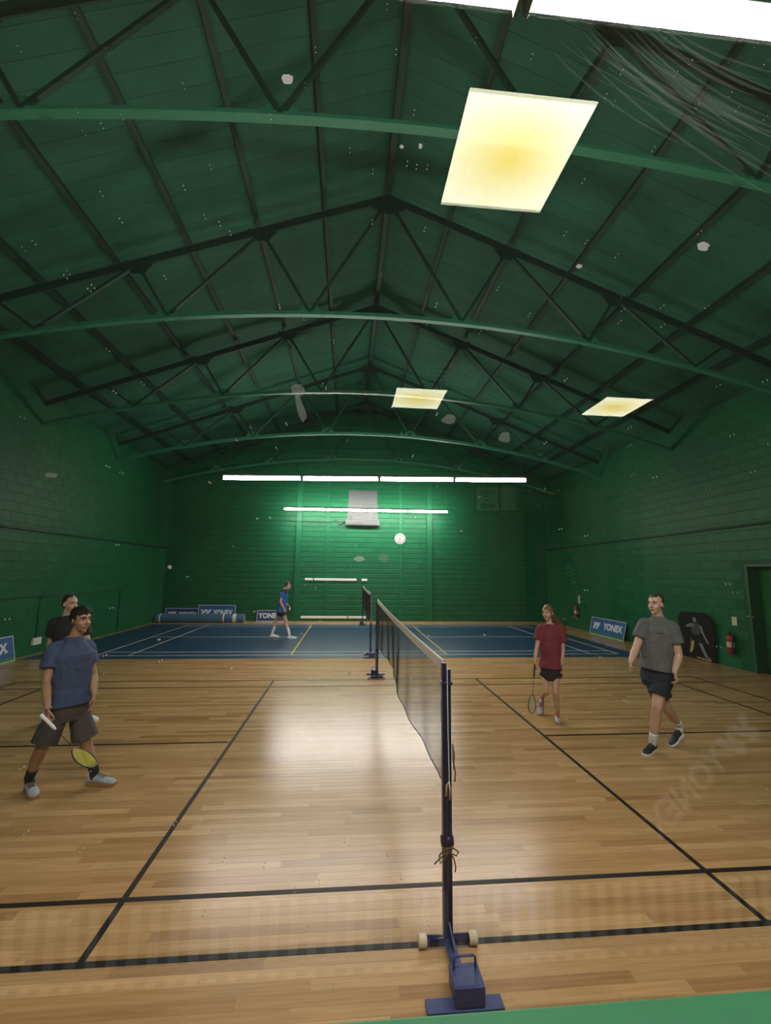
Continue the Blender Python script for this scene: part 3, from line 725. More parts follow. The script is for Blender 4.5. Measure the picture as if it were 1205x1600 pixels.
def ico(sub=2):
    bm = bmesh.new(); bmesh.ops.create_icosphere(bm, subdivisions=sub, radius=1); v = [q.co.copy() for q in bm.verts]; f = [[x.index for x in p.verts] for p in bm.faces]; bm.free(); return v, f
IV, IF = ico(2)
class Blob:
    "closed shapes that are fused into one continuous surface"
    def __init__(s): s.m = MB()
    def ell(s, c, a, b, d):
        s.m.add([V(c)+V(a)*q.x+V(b)*q.y+V(d)*q.z for q in IV], IF); return s
    def ball(s, c, r): return s.ell(c, (r, 0, 0), (0, r, 0), (0, 0, r))
    def cap(s, p0, r0, p1, r1):
        bm = bmesh.new(); p0, p1 = V(p0), V(p1)
        for p, r in ((p0, r0), (p1, r1)):
            for q in IV: bm.verts.new(p+q*r)
        h = bmesh.ops.convex_hull(bm, input=list(bm.verts))
        bmesh.ops.delete(bm, geom=[v for v in bm.verts if not v.link_faces], context='VERTS')
        bm.verts.index_update(); s.m.add([v.co.copy() for v in bm.verts], [[x.index for x in f.verts] for f in bm.faces]); bm.free(); return s
    def chain(s, pts, rs):
        for i in range(len(pts)-1): s.cap(pts[i], rs[i], pts[i+1], rs[i+1])
        return s
    def loft(s, rings, n=20, p=2.4):
        "rings: (centre, half-width vector, half-depth vector); flat ends"
        vs = []; fs = []
        for c, a, b in rings:
            for k in range(n):
                t = 2*math.pi*k/n; ct, st = math.cos(t), math.sin(t)
                x = math.copysign(abs(ct)**(2/p), ct); y = math.copysign(abs(st)**(2/p), st); vs.append(V(c)+V(a)*x+V(b)*y)
        for i in range(len(rings)-1):
            for k in range(n): fs.append((i*n+k, i*n+(k+1) % n, (i+1)*n+(k+1) % n, (i+1)*n+k))
        fs.append(tuple(range(n-1, -1, -1))); fs.append(tuple((len(rings)-1)*n+k for k in range(n)))
        s.m.add(vs, fs); return s
    def cone(s, p0, r0, p1, r1, k=1.0):
        p0, p1 = V(p0), V(p1); d = (p1-p0).normalized(); x = d.cross(V((0, 1, 0)))
        if x.length < .1: x = d.cross(V((1, 0, 0)))
        x.normalize(); y = d.cross(x); return s.loft([(p0, x*r0, y*r0*k), (p1, x*r1, y*r1*k)], 18, 2)
    def fuse(s, name, m, parent, voxel=.007, smooth=4, wrinkle=0, label=None):
        me = s.m.mesh(name); o = bpy.data.objects.new(name, me); C.objects.link(o)
        r = o.modifiers.new('r', 'REMESH'); r.mode = 'VOXEL'; r.voxel_size = voxel; r.use_smooth_shade = True
        if smooth: sm = o.modifiers.new('s', 'SMOOTH'); sm.factor = .5; sm.iterations = smooth
        if wrinkle:
            tx = bpy.data.textures.new('folds', 'CLOUDS'); tx.noise_scale = .09; tx.noise_depth = 1
            dm = o.modifiers.new('d', 'DISPLACE'); dm.texture = tx; dm.strength = wrinkle; dm.mid_level = .5; dm.texture_coords = 'LOCAL'
        dg = bpy.context.evaluated_depsgraph_get(); me2 = bpy.data.meshes.new_from_object(o.evaluated_get(dg)); bpy.data.objects.remove(o); bpy.data.meshes.remove(me)
        me2.name = name; me2.materials.clear(); return obj(name, me2, m, parent, True, label)

def lerp(a, b, t): return V(a)*(1-t)+V(b)*t
def hand(bl, w, d, pn, tl, curl, k=1.0, thumb_in=.3):
    "palm and five separate bent fingers; d along the hand, pn out of the palm, tl towards the thumb"
    w = V(w); d = V(d).normalized(); tl = V(tl); tl = (tl-d*tl.dot(d)).normalized(); pn0 = V(pn); pn = d.cross(tl)
    if pn.dot(pn0) < 0: pn = -pn
    for a in (-.020, -.007, .007, .020): bl.cap(w+tl*a*.8*k, .0135*k, w+d*.085*k+tl*a*1.45*k, .0115*k)
    for i, (off, ln) in enumerate(((.031, .070), (.0105, .078), (-.0105, .072), (-.030, .056))):
        p = w+d*.085*k+tl*off*k; ang = curl*.55; r = .0088*k
        for j, fr in enumerate((.45, .31, .24)):
            q = p+(d*math.cos(ang)+pn*math.sin(ang)+tl*off*1.2)*ln*fr*k*1.05; bl.cap(p, r, q, r*.92); p = q; r *= .92; ang += curl
    p = w+d*.025*k+tl*.026*k; dirs = (tl*.62+d*.72+pn*thumb_in).normalized(); q = p+dirs*.042*k; bl.cap(p, .0125*k, q, .0105*k)
    dirs = (tl*.2+d*.85+pn*(thumb_in+.25)).normalized(); bl.cap(q, .0105*k, q+dirs*.032*k, .0085*k)

def head(bl, hc, f, u, k=1.0):
    f = V(f).normalized(); u = V(u); u = (u-f*u.dot(f)).normalized(); l = u.cross(f)
    P = lambda a, b, c: V(hc)+(l*a+f*b+u*c)*k
    E = lambda c, a, b, d: bl.ell(P(*c), l*a*k, f*b*k, u*d*k)
    E((0, -.012, .030), .074, .094, .088); E((0, .022, -.035), .058, .068, .072)
    E((0, .020, -.078), .044, .056, .036); bl.ball(P(0, .066, -.098), .019*k)
    for s in (-1, 1):
        bl.ell(P(s*.075, -.006, -.008), l*.010*k+f*(-.006*k), f*.016*k, u*.030*k)
        bl.ball(P(s*.036, .052, -.030), .024*k)                 # cheek
        bl.cap(P(s*.012, .083, .030), .009*k, P(s*.042, .068, .030), .010*k)   # brow ridge
    bl.cap(P(0, .084, .018), .008*k, P(0, .104, -.022), .0125*k); bl.ball(P(.012, .092, -.025), .0085*k); bl.ball(P(-.012, .092, -.025), .0085*k)
    bl.cap(P(-.018, .078, -.060), .008*k, P(.018, .078, -.060), .008*k)
    return P, l, f, u

def face(parent, P, l, f, u, k, hairm):
    for s in (-1, 1):
        me = MB().add([P(s*.031, .0735, .007)+(l*q.x+f*q.y*.62+u*q.z*.55)*.0125*k for q in IV], IF).mesh('eye'); me.materials.append(MATS['eye_white']); me.materials.append(MATS['iris'])
        c = P(s*.031, .0735, .007)
        for pg in me.polygons:
            d = (pg.center-c); d.normalize()
            if abs(d.dot(l)) < .58: pg.material_index = 1
        obj('eye', me, None, parent, True)
        b = Blob(); b.cap(P(s*.014, .090, .031), .0035*k, P(s*.032, .086, .036), .0042*k); b.cap(P(s*.032, .086, .036), .0042*k, P(s*.047, .073, .030), .003*k); b.m.build('eyebrow', hairm, parent, True)
    b = MB(); b.tube([P(-.021, .079, -.061), P(-.008, .088, -.057), P(0, .087, -.059), P(.008, .088, -.057), P(.021, .079, -.061)], .004*k, 8); b.tube([P(-.017, .080, -.065), P(0, .088, -.069), P(.017, .080, -.065)], .005*k, 8)
    b.build('lips', 'lip', parent, True)

def shoe(parent, heel, toe, up, m, solem, lacem, L=.285, h=1.0, w=1.0):
    "heel and toe are points on the underside"
    heel, toe = V(heel), V(toe); d = (toe-heel).normalized(); up = V(up); up = (up-d*up.dot(d)).normalized(); x = d.cross(up)
    prof = [(0, .020, .055), (.03, .032, .078), (.10, .036, .088), (.25, .036, .084), (.40, .037, .072), (.55, .042, .056), (.72, .046, .045), (.86, .042, .038), (.95, .032, .030), (1.0, .016, .022)]
    b = Blob(); b.loft([(heel+d*(t*L)+up*(.014+hh*h/2), x*ww*w, up*(hh*h/2)) for t, ww, hh in prof], 18, 2.3)
    o = b.fuse('shoe', m, parent, .006, 3)
    mb = MB(); n = len(prof); vs = []; fs = []
    for t, ww, hh in prof:
        p = heel+d*(t*L); q = ww*w*1.06+.002
        rise = .012*max(0, t-.8)
        vs += [p-x*q+up*rise, p+x*q+up*rise, p+x*q*1.02+up*.026, p-x*q*1.02+up*.026]
    for i in range(n-1):
        for k in range(4): fs.append((i*4+k, i*4+(k+1) % 4, (i+1)*4+(k+1) % 4, (i+1)*4+k))
    fs += [(3, 2, 1, 0), tuple((n-1)*4+k for k in range(4))]
    mb.add(vs, fs).build('sole', solem, o)
    lc = MB()
    for t in (.34, .42, .50, .58):
        hh = (.094-.085*(t-.28))*h+.010; p = heel+d*(t*L)+up*hh; lc.tube([p-x*.026*w-up*.008, p+up*.003, p+x*.026*w-up*.008], .005, 6)
    lc.build('laces', lacem, o); return o

def person(label, base, J, S):
    """J: joints in world space; S: style. One fused body, clothing and hair as children."""
    root = thing('person', label, 'person', base, 0, S.get('group'))
    base = V(base); J = {a: V(b)-base for a, b in J.items()}
    k = S.get('k', 1.0); bw = S.get('bw', 1.0); vox = S.get('voxel', .007)
    lf = (J['shL']-J['shR']).normalized(); mid = (J['shL']+J['shR'])/2; pel = (J['hipL']+J['hipR'])/2
    up = (J['neck']-pel).normalized(); lf = (lf-up*lf.dot(up)).normalized(); fw = lf.cross(up)
    hl = (J['hipL']-J['hipR']).normalized(); hl = (hl-up*hl.dot(up)).normalized()
    shw = (J['shL']-J['shR']).length/2; Ls = (J['neck']-pel).length
    def ring(t, w, d, off=0):   # t along spine 0 pelvis .. 1 neck
        a = (hl*(1-min(max(t, 0), 1))+lf*min(max(t, 0), 1)).normalized(); b = a.cross(up)
        return (pel+up*(t*Ls)+b*off*k, a*w, b*d)
    belly = S.get('belly', 0)
    tor = [ring(-.16, .135*k*bw, .105*k*bw), ring(0, .168*k*bw, .118*k*bw), ring(.25, .150*k*bw, (.104+belly)*k*bw, belly*.6), ring(.55, .152*k*bw, (.112+belly*.5)*k*bw, .008+belly*.3), ring(.75, .165*k*bw, .115*k*bw, .008), ring(.86, shw*.86, .092*k*bw), ring(.95, shw*.52, .066*k*bw), ring(1.03, .055*k, .055*k)]
    bl = Blob(); bl.loft(tor)
    hf, hu = S['hf'], S.get('hu', V((0, 0, 1)))
    hk = S.get('hk', 1.0)
    P, l, f, u = head(bl, J['head'], hf, hu, hk)
    bl.cap(J['neck']-up*.03, .058*k*S.get('nk', 1), J['head']-V(u)*.055*hk-f*.012, .050*k*S.get('nk', 1))
    for s in 'LR':
        bl.ball(J['sh'+s], .058*k*bw); bl.cap(J['neck']-up*.035*k, .045*k, J['sh'+s]+up*.006, .048*k)
        ar = S.get('arm', 1.0)*k
        bl.chain([J['sh'+s], lerp(J['sh'+s], J['el'+s], .5), J['el'+s]], [.055*ar, .047*ar, .039*ar])
        bl.chain([J['el'+s], lerp(J['el'+s], J['wr'+s], .35), J['wr'+s]], [.039*ar, .041*ar, .027*ar])
        H = S['hand'+s]; hand(bl, J['wr'+s], H[0], H[1], H[2], H[3], k*S.get('hdk', 1.0))
        lg = S.get('leg', 1.0)*k
        bl.chain([J['hip'+s], lerp(J['hip'+s], J['kn'+s], .55), J['kn'+s]], [.088*lg, .074*lg, .056*lg])
        back = -fw*.018*k
        bl.chain([J['kn'+s], lerp(J['kn'+s], J['an'+s], .32)+back, J['an'+s]], [.054*lg, .056*lg, .035*lg])
        t = J['toe'+s]-J['hl'+s]; d = t.normalized()
        bl.cap(J['an'+s], .035*lg, J['hl'+s]+V((0, 0, .04))+d*.05, .032*k); bl.cap(J['hl'+s]+V((0, 0, .045))+d*.06, .034*k, J['hl'+s]+V((0, 0, .035))+d*.18, .026*k)
    body = bl.fuse('body', S['skin'], root, vox, 3)
    face(root, P, l, f, u, hk, S['hairm'])
    # ---- shirt
    e = .016*k; hem = S.get('hem', -.12)
    def shirt(name, m, t0, t1=1.02, sleeves=True, ee=e):
        b = Blob(); fl = S.get('flare', 1.06)
        full = [(hem-.02, .176*k*bw*fl, .132*k*bw*fl+belly*k*.8, belly*.6), (max(0, hem+.02), .174*k*bw*fl, .130*k*bw*fl+belly*k*.9, belly*.6), (.25, .158*k*bw*(1+.6*(fl-1)), (.112+belly)*k*bw, belly*.6), (.55, .158*k*bw, (.118+belly*.5)*k*bw, .008+belly*.3), (.75, .168*k*bw, .118*k*bw, .008), (.86, shw*.88, .096*k*bw, 0), (.95, shw*.55, .072*k*bw, 0), (1.02, .064*k, .062*k, 0)]
        if t0 > hem:
            def at_t(t):
                for i in range(len(full)-1):
                    if full[i][0] <= t <= full[i+1][0]:
                        q = (t-full[i][0])/(full[i+1][0]-full[i][0]); return tuple(full[i][j]*(1-q)+full[i+1][j]*q for j in range(4))
            full = [(t0,)+at_t(t0)[1:]]+[r for r in full if r[0] > t0]
        b.loft([ring(t, w+ee, d+ee, o) for t, w, d, o in full])
        for s in 'LR':
            b.cap(J['neck']-up*.04*k, .05*k, J['sh'+s]+up*.004, .048*k+ee)
            b.ball(J['sh'+s], .058*k*bw+ee*.8)
            if sleeves:
                sl = S.get('sleeve', .62); q = lerp(J['sh'+s], J['el'+s], sl); b.cone(J['sh'+s], .062*k*bw+ee, q, .066*ar+ee*S.get('slw', 1.0))
        return b.fuse(name, m, root, vox, 3, S.get('wrinkle', .012))
    shirt('tee_shirt', S['shirt'], hem)
    if 'yoke' in S: shirt('shirt_yoke', S['yoke'], .80, sleeves=False, ee=e+.005)
    ne = V(J['neck'])+up*.006-fw*.004
    nb = MB(); r_ = .068*k; nb.tube([ne+(lf*math.cos(a)*r_+fw*(math.sin(a)*r_*.98+.010)-up*(.020*max(0, math.sin(a))))for a in [i*math.pi/12 for i in range(25)]], .007*k, 8); nb.build('collar', S.get('collar', S['shirt']), root, True)
    # ---- shorts
    b = Blob(); sr = S.get('shr', .104)*k
    b.loft([ring(-.235, .132*k*bw+.010, .105*k*bw+.010), ring(-.14, .152*k*bw+.012, .116*k*bw+.012+belly*.5), ring(-.02, .168*k*bw+.010, .118*k*bw+.010+belly*.5), ring(.14, .150*k*bw+.006, .106*k*bw+.006+belly*.5)])
    for s in 'LR':
        q = lerp(J['hip'+s], J['kn'+s], S.get('shl', .85)); b.ball(J['hip'+s], .080*k*bw); b.cone(J['hip'+s]-up*.03, .092*k*bw, q, sr)
    b.fuse('shorts', S['shorts'], root, vox, 3, S.get('wrinkle', .012))
    # ---- socks and shoes
    for s in 'LR':
        d = (J['toe'+s]-J['hl'+s]).normalized()
        if S.get('sock'):
            sk = lerp(J['an'+s], J['kn'+s], S.get('sockh', .28)); b = Blob(); b.chain([J['hl'+s]+V((0, 0, .06))+d*.06, J['an'+s]], [.038*k, .041*lg]); b.cone(J['an'+s], .041*lg, sk, .047*lg*S.get('sockw', 1.0)); b.fuse('sock', S['sock'], root, vox, 2)
        sup = (J['an'+s]-J['hl'+s])
        shoe(root, J['hl'+s], J['toe'+s], sup, S['shoe'], S['sole'], S.get('lacem', 'lace'), S.get('shoeL', .285), 1, S.get('shoew', 1.0))
    # ---- hair
    hb = Blob(); hs = S['hair']
    E = lambda c, a, b_, d: hb.ell(P(*c), l*a*hk, f*b_*hk, u*d*hk)
    if hs == 'short':
        E((0, -.026, .045), .077, .092, .086); E((0, -.060, .0), .064, .052, .062)
    elif hs == 'receding':
        E((0, -.040, .046), .076, .080, .083); E((0, -.062, .0), .064, .050, .062); E((0, .018, .092), .045, .042, .028)
        for s in (-1, 1): E((s*.064, -.022, .016), .014, .034, .042)
    elif hs == 'fringe':
        E((0, -.030, .048), .082, .092, .088); E((0, -.062, .010), .070, .054, .064)
        for s in (-1, 1): E((s*.062, -.010, .028), .022, .040, .042)
        rnd = random.Random(3)
        for i in range(15):
            a = -.066+i*.0094; y0 = .050-abs(a)*.25
            hb.chain([P(a*.8, .000, .124-9*a*a), P(a, .060-abs(a)*.42, .104-6*a*a), P(a*1.04+rnd.uniform(-.006, .006), .076-abs(a)*.50, .060+rnd.uniform(-.018, .010))], [.014*hk, .010*hk, .005*hk])
    elif hs == 'ponytail':
        E((0, -.016, .046), .080, .098, .090); E((0, -.062, .004), .068, .054, .066)
        for s in (-1, 1): E((s*.062, -.012, .02), .020, .050, .048)
    hb.fuse('hair', S['hairm'], root, .006, 2, .010)
    if hs == 'ponytail':
        rnd = random.Random(5); tb = Blob(); p0 = P(0, -.108, .02)
        for i in range(9):
            o = l*rnd.uniform(-.02, .02); q = S['tail']-base
            pts = [p0+o*.5, lerp(p0, q, .33)-f*.030+o, lerp(p0, q, .66)-f*.022+o*1.8+V((0, 0, .01)), q+o*2.6+V((0, 0, rnd.uniform(-.03, .04)))]
            tb.chain(pts, [.018, .019, .015, .005])
        tb.fuse('ponytail', S['hairm'], root, .006, 1, .006)
    return root, J, dict(P=P, l=l, f=f, u=u, up=up, fw=fw, lf=lf, ring=ring, e=e, root=root, k=k)

def chest_mark(info, t, side, out, m, kind):
    "small printed chest emblem"
    c, a, b = info['ring'](t, .17*info['k'], out*info['k']); a = a.normalized(); b = b.normalized(); up = info['up']
    p = c+a*side+b*out; n = (b+a*(side*2.2)).normalized()
    M = frame_matrix(p, (a-n*a.dot(n)), n)
    if kind == 'swirl':
        mb = MB(); mb.tube([(.014*math.cos(i*.55+.6)*(1-i*.05), .016*math.sin(i*.55+.6)*(1-i*.05), 0) for i in range(11)], .0035, 6)
        me = mb.mesh('chest_emblem')
    else:
        mb = MB()
        for i, (x, w) in enumerate(((-.030, .012), (-.014, .010), (.002, .012), (.018, .010), (.032, .012))): mb.box((x, 0, 0), (w, .013, .004))
        me = mb.mesh('chest_emblem')
    me.transform(M); obj('chest_emblem', me, m, info['root'])

def racket(label, butt, d, n, strings, L=.672, frame='frame_dark', grip='grip_white', shaftm='frame_dark'):
    t = thing('badminton_racket', label, 'racket', butt, 0, 'badminton rackets')
    d = V(d).normalized(); n = V(n); n = (n-d*n.dot(d)).normalized(); x = d.cross(n); z = V((0, 0, 0))
    MB().tube([z, d*.006, d*.012, d*.16, d*.185, d*.205], .014, 14, rr=[.012, .0165, .0145, .0135, .011, .006]).build('grip', grip, t, True)
    MB().tube([d*.20, d*.425], .0038, 10).build('shaft', shaftm, t, True)
    cc = d*(L-.122); a, b = .121, .092
    pts = [cc+d*(a*math.cos(q))+x*(b*math.sin(q)*(1+.10*math.cos(q))) for q in [i*math.pi/24 for i in range(49)]]
    MB().tube(pts, .0055, 8, caps=False).build('frame', frame, t, True)
    mb = MB()
    for i in range(-9, 10):
        y = i*.0098; h = a*math.sqrt(max(0, 1-(y/b)**2))*.98
        if h > .02: mb.bar(cc+x*y-d*h, cc+x*y+d*h, .0014)
    for i in range(-12, 13):
        y = i*.0098; h = b*math.sqrt(max(0, 1-(y/a)**2))*(1+.10*y/a)*.98
        if h > .02: mb.bar(cc+d*y-x*h, cc+d*y+x*h, .0014)
    mb.build('strings', strings, t)
    return t

# player in the blue T-shirt (front left)
Y0 = 1.93
J = dict(head=at(127, 968, Y0), neck=at(116, 996, Y0+.02), shR=at(85, 1014, Y0-.06), shL=at(135, 1009, Y0+.12), elR=at(72, 1066, Y0-.16), wrR=at(74, 1107, Y0-.34),
         elL=at(146, 1055, Y0+.15), wrL=at(147, 1084, Y0+.06), hipR=at(95, 1100, Y0-.03), hipL=at(122, 1098, Y0+.08), knR=at(66, 1168, Y0-.10), knL=at(134, 1160, Y0+.10))
fR = on_floor(44, 1233); fL = on_floor(136, 1226)
J.update(hlR=V((fR.x, fR.y, .004)), toeR=V((fR.x+.22, fR.y-.22, .004)), hlL=V((fL.x, fL.y, .004)), toeL=V((fL.x+.27, fL.y-.03, .004)))
J['anR'] = J['hlR']+V((.035, -.06, .12)); J['anL'] = J['hlL']+V((.06, -.005, .12))
rk_d = (at(148, 1199, Y0-.56)-at(64, 1116, Y0-.40)).normalized()
S = dict(skin='skin_tan', hairm='hair_black', hair='fringe', hf=V((.88, -.46, -.05)), shirt='tee_blue', shorts='shorts_grey', sock='sock_black', sockh=.30, shoe='shoe_grey', sole='sole_gum', hem=.02, sleeve=.60, shl=.90, shr=.112, bw=.96, voxel=.006, hk=1.04,
         handR=((.15, -.15, -1), (.9, -.2, 0), (.75, -.55, -.35), 1.15), handL=((.10, -.25, -1), (-.6, .5, 0), (.5, -.8, 0), .35), wrinkle=.014)
r1, J1, I1 = person('young man in a dark blue T-shirt and grey shorts holding a yellow-strung racket', (fR.x*.5+fL.x*.5, fR.y*.5+fL.y*.5, 0), J, S)
chest_mark(I1, .72, .085, .133, 'sign_lightblue', 'swirl')
wr = J1['wrR']; MB().tube([wr+V((.034*math.cos(a), .034*math.sin(a), .012*math.cos(a))) for a in [i*math.pi/8 for i in range(17)]], .004, 6).build('bracelet', 'bracelet', r1, True)
bt = at(64, 1117, Y0-.40); vw = (bt-CAM).normalized(); e1 = (vw-rk_d*vw.dot(rk_d)).normalized(); e2 = rk_d.cross(e1)
racket('racket with yellow-green strings hanging from the hand of the man in blue', bt, rk_d, (e1*.84+e2*.54).cross(rk_d), 'string_yellow', .70)

# man in black standing behind him
Y0 = 3.75
J = dict(head=at(110, 944, Y0), neck=at(104, 963, Y0), shR=at(86, 972, Y0-.05), shL=at(130, 972, Y0+.12), elR=at(77, 1012, Y0-.02), wrR=at(78, 1040, Y0-.10), elL=at(138, 1010, Y0+.10), wrL=at(132, 1038, Y0-.05),
         hipR=at(97, 1036, Y0-.03), hipL=at(121, 1036, Y0+.08))
fR = on_floor(66, 1132); fL = on_floor(128, 1124)
J.update(hlR=V((fR.x-.03, fR.y+.05, .004)), toeR=V((fR.x+.14, fR.y-.18, .004)), hlL=V((fL.x, fL.y, .004)), toeL=V((fL.x+.24, fL.y-.10, .004)))
J['anR'] = J['hlR']+V((.04, -.045, .12)); J['anL'] = J['hlL']+V((.055, -.02, .12)); J['knR'] = lerp(J['hipR'], J['anR'], .49)+V((.03, -.05, 0)); J['knL'] = lerp(J['hipL'], J['anL'], .49)+V((.03, -.05, 0))
S = dict(skin='skin_pale', hairm='hair_brown', hair='short', hf=V((.90, -.42, 0)), shirt='tee_black', shorts='shorts_black', sock='sock_white', shoe='shoe_white', sole='sole_white', hem=-.04, sleeve=.55, bw=1.02, voxel=.008, hk=1.10, nk=1.15,
         handR=((.1, -.2, -1), (.8, .2, 0), (.3, -.9, 0), .5), handL=((0, -.4, -1), (-.8, 0, 0), (.3, -.9, 0), .5))
person('dark-haired man in a black T-shirt standing behind the man in blue', (fR.x*.5+fL.x*.5, fR.y*.5+fL.y*.5, 0), J, S)

# girl in maroon
Y0 = 3.60
J = dict(head=at(856, 957.5, Y0), neck=at(860, 976, Y0+.02), shR=at(845, 982, Y0+.07), shL=at(877, 983, Y0-.05), elR=at(839, 1012, Y0+.04), wrR=at(836, 1034, Y0-.02), elL=at(880, 1015, Y0-.05), wrL=at(878, 1037, Y0-.12),
         hipR=at(853, 1046, Y0+.05), hipL=at(869, 1046, Y0-.03), knR=at(853, 1081, Y0-.02), knL=at(868, 1082, Y0-.10))
fL = on_floor(870, 1131); fR = on_floor(845, 1117)
J.update(toeL=V((fL.x, fL.y-.05, .004)), hlL=V((fL.x+.085, fL.y+.18, .004)))
tR = V((fR.x-.02, fR.y-.02, .006)); hR = tR+V((.115, .16, .125)); J.update(toeR=tR, hlR=hR)
J['anL'] = J['hlL']+V((0, -.05, .115)); J['anR'] = hR+V((.005, .01, .085))
S = dict(skin='skin_fair', hairm='hair_blond', hair='ponytail', hf=V((-.72, -.68, 0)), shirt='tee_maroon', shorts='shorts_black', shoe='shoe_grey', sole='sole_orange', lacem='lace_red', hem=.05, sleeve=.60, bw=.90, k=.93, arm=.80, leg=.82, hk=.95, nk=.82, hdk=.95, shl=.26, shr=.098, voxel=.007, belly=0, shoeL=.25, shoew=.9, slw=1.3,
         flare=1.05, handR=((0, -.15, -1), (.9, .2, 0), (0, -.9, .1), 1.0), handL=((0, -.2, -1), (-.9, .1, 0), (0, -.9, 0), .45), tail=at(878, 984, Y0+.22), sock='shoe_pink', sockh=.06)
r3, J3, I3 = person('girl with a fair ponytail in a maroon T-shirt and black shorts, walking', (fL.x, fL.y+.1, 0), J, S)
p0 = at(835.5, 1043, Y0-.05); q0 = at(831, 1107, Y0-.22)
dd = (q0-p0).normalized(); racket('thin dark racket with pale strings hanging beside the girl in maroon', p0-dd*.05, dd, (.55, -.8, 0), 'string_pale', grip='frame_dark')

# man in grey
Y0 = 2.50
J = dict(head=at(1024.5, 944, Y0), neck=at(1030, 965, Y0+.02), shR=at(1008, 974, Y0+.10), shL=at(1050, 979, Y0-.12), elR=at(994, 1013, Y0+.08), wrR=at(986, 1034, Y0), elL=at(1061, 1024, Y0-.18), wrL=at(1054, 1050, Y0-.24),
         hipL=at(1035, 1053, Y0-.07), hipR=at(1019, 1053, Y0+.06), knL=at(1027, 1104, Y0-.12), knR=at(1042, 1108, Y0+.06))
fL = on_floor(1021, 1173); J.update(hlL=V((fL.x+.02, fL.y, .004)), toeL=V((fL.x-.21, fL.y-.14, .004)))
J['anL'] = J['hlL']+V((-.045, -.04, .125))
fR = on_floor(1052, 1167); tR = V((fR.x-.03, fR.y, .006)); hR = tR+V((.24, .10, .10)); J.update(toeR=tR, hlR=hR); J['anR'] = hR+V((-.035, -.01, .115))
S = dict(skin='skin_pale', hairm='hair_brown', hair='receding', hf=V((-.90, -.43, 0)), shirt='tee_grey', shorts='shorts_navy', sock='sock_white', sockh=.22, shoe='shoe_black', sole='sole_white', lacem='shoe_black', hem=.085, flare=1.0, sleeve=.60, bw=1.06, arm=1.12, leg=1.08, belly=.022, shl=.66, shr=.118, voxel=.007, nk=1.1, hk=1.06,
         handR=((-.35, -.25, -1), (.6, .4, 0), (-.6, -.7, 0), 1.0), handL=((-.1, -.35, -1), (-.7, .2, 0), (-.3, -.9, 0), .75))
r4, J4, I4 = person('tall man in a grey T-shirt, navy shorts and black shoes, walking to the net', (fR.x*.5+fL.x*.5, fR.y, 0), J, S)
chest_mark(I4, .72, .075, .150, 'black_plastic', 'word')

# player on the blue mat
Y0 = 11.5
J = dict(head=at(450, 915.5, Y0), neck=at(444.5, 921, Y0), shR=at(441, 925, Y0-.19), shL=at(443, 925, Y0+.19), elR=at(438.5, 941, Y0-.24), wrR=at(443.5, 951, Y0-.24), elL=at(444, 940, Y0+.24), wrL=at(449, 945, Y0+.12),
         hipR=at(439.5, 953, Y0-.10), hipL=at(440.5, 953, Y0+.10), knR=at(447, 970, Y0-.10), knL=at(432, 969, Y0+.10))
fR = on_floor(449.5, 998); fL = on_floor(421, 996)
J.update(hlR=V((fR.x, fR.y, .008)), toeR=V((fR.x+.28, fR.y-.03, .008)), hlL=V((fL.x+.02, fL.y, .035)), toeL=V((fL.x+.29, fL.y-.02, .008)))
J['anR'] = J['hlR']+V((.05, 0, .12)); J['anL'] = J['hlL']+V((.07, 0, .125))
S = dict(skin='skin_fair', hairm='hair_brown', hair='receding', hf=V((.84, -.10, -.52)), hu=V((.4, 0, 1)), shirt='tee_bright', yoke='yoke_navy', shorts='shorts_black', sock='sock_white', sockh=.48, sockw=1.05, shoe='shoe_white', sole='sole_white', lacem='frame_dark', hem=-.08, sleeve=.55, shl=.55, voxel=.009, bw=.98,
         handR=((.45, 0, -1), (.3, .9, 0), (.9, 0, .2), 1.0), handL=((.8, -.3, -.4), (0, -.8, -.3), (.4, -.6, .5), .8))
r5, J5, I5 = person('man in blue and navy with white socks, walking on the blue mat', (fR.x*.5+fL.x*.5, fR.y, .006), J, S)
hp = J5['wrL']+V(r5.location)+V((.09, -.03, -.09))
q = copy_tree(sh0); q.location = hp; q.rotation_euler = (2.2, .3, .4); q['label'] = 'white shuttlecock in the hand of the man on the blue mat'

# ------------------------------------------------------------------ the lounge behind the viewing window (seen as reflections in its glass)
LX0, LX1, LYB, LYF, LZ0, LZ1 = -4.8, 5.6, -8.4, YN-2*wt, .3, 4.21
def vm(px, py, Yr):
    "point of the lounge at depth Yr whose mirror image in the glass was measured in the photograph"
    p = at(px, py, 2*GLASS_Y-Yr); return V((p.x, Yr, p.z))
cxm, cym = (LX0+LX1)/2, (LYB+LYF)/2
struct(MB().box((cxm, cym, LZ0-.05), (LX1-LX0, LYF-LYB, .1)).build('floor_lounge', 'lounge_floor'))
struct(MB().box((cxm, cym, LZ1+.05), (LX1-LX0, LYF-LYB, .1)).build('ceiling_lounge', 'lounge_ceiling'))
struct(MB().box((cxm, LYB-.05, (LZ0+LZ1)/2), (LX1-LX0, .1, LZ1-LZ0)).build('wall_lounge_back', 'lounge_wall'))
struct(MB().box((LX0-.05, cym, (LZ0+LZ1)/2), (.1, LYF-LYB, LZ1-LZ0)).build('wall_lounge_left', 'lounge_wall'))
struct(MB().box((LX1+.05, cym, (LZ0+LZ1)/2), (.1, LYF-LYB, LZ1-LZ0)).build('wall_lounge_right', 'lounge_wall'))
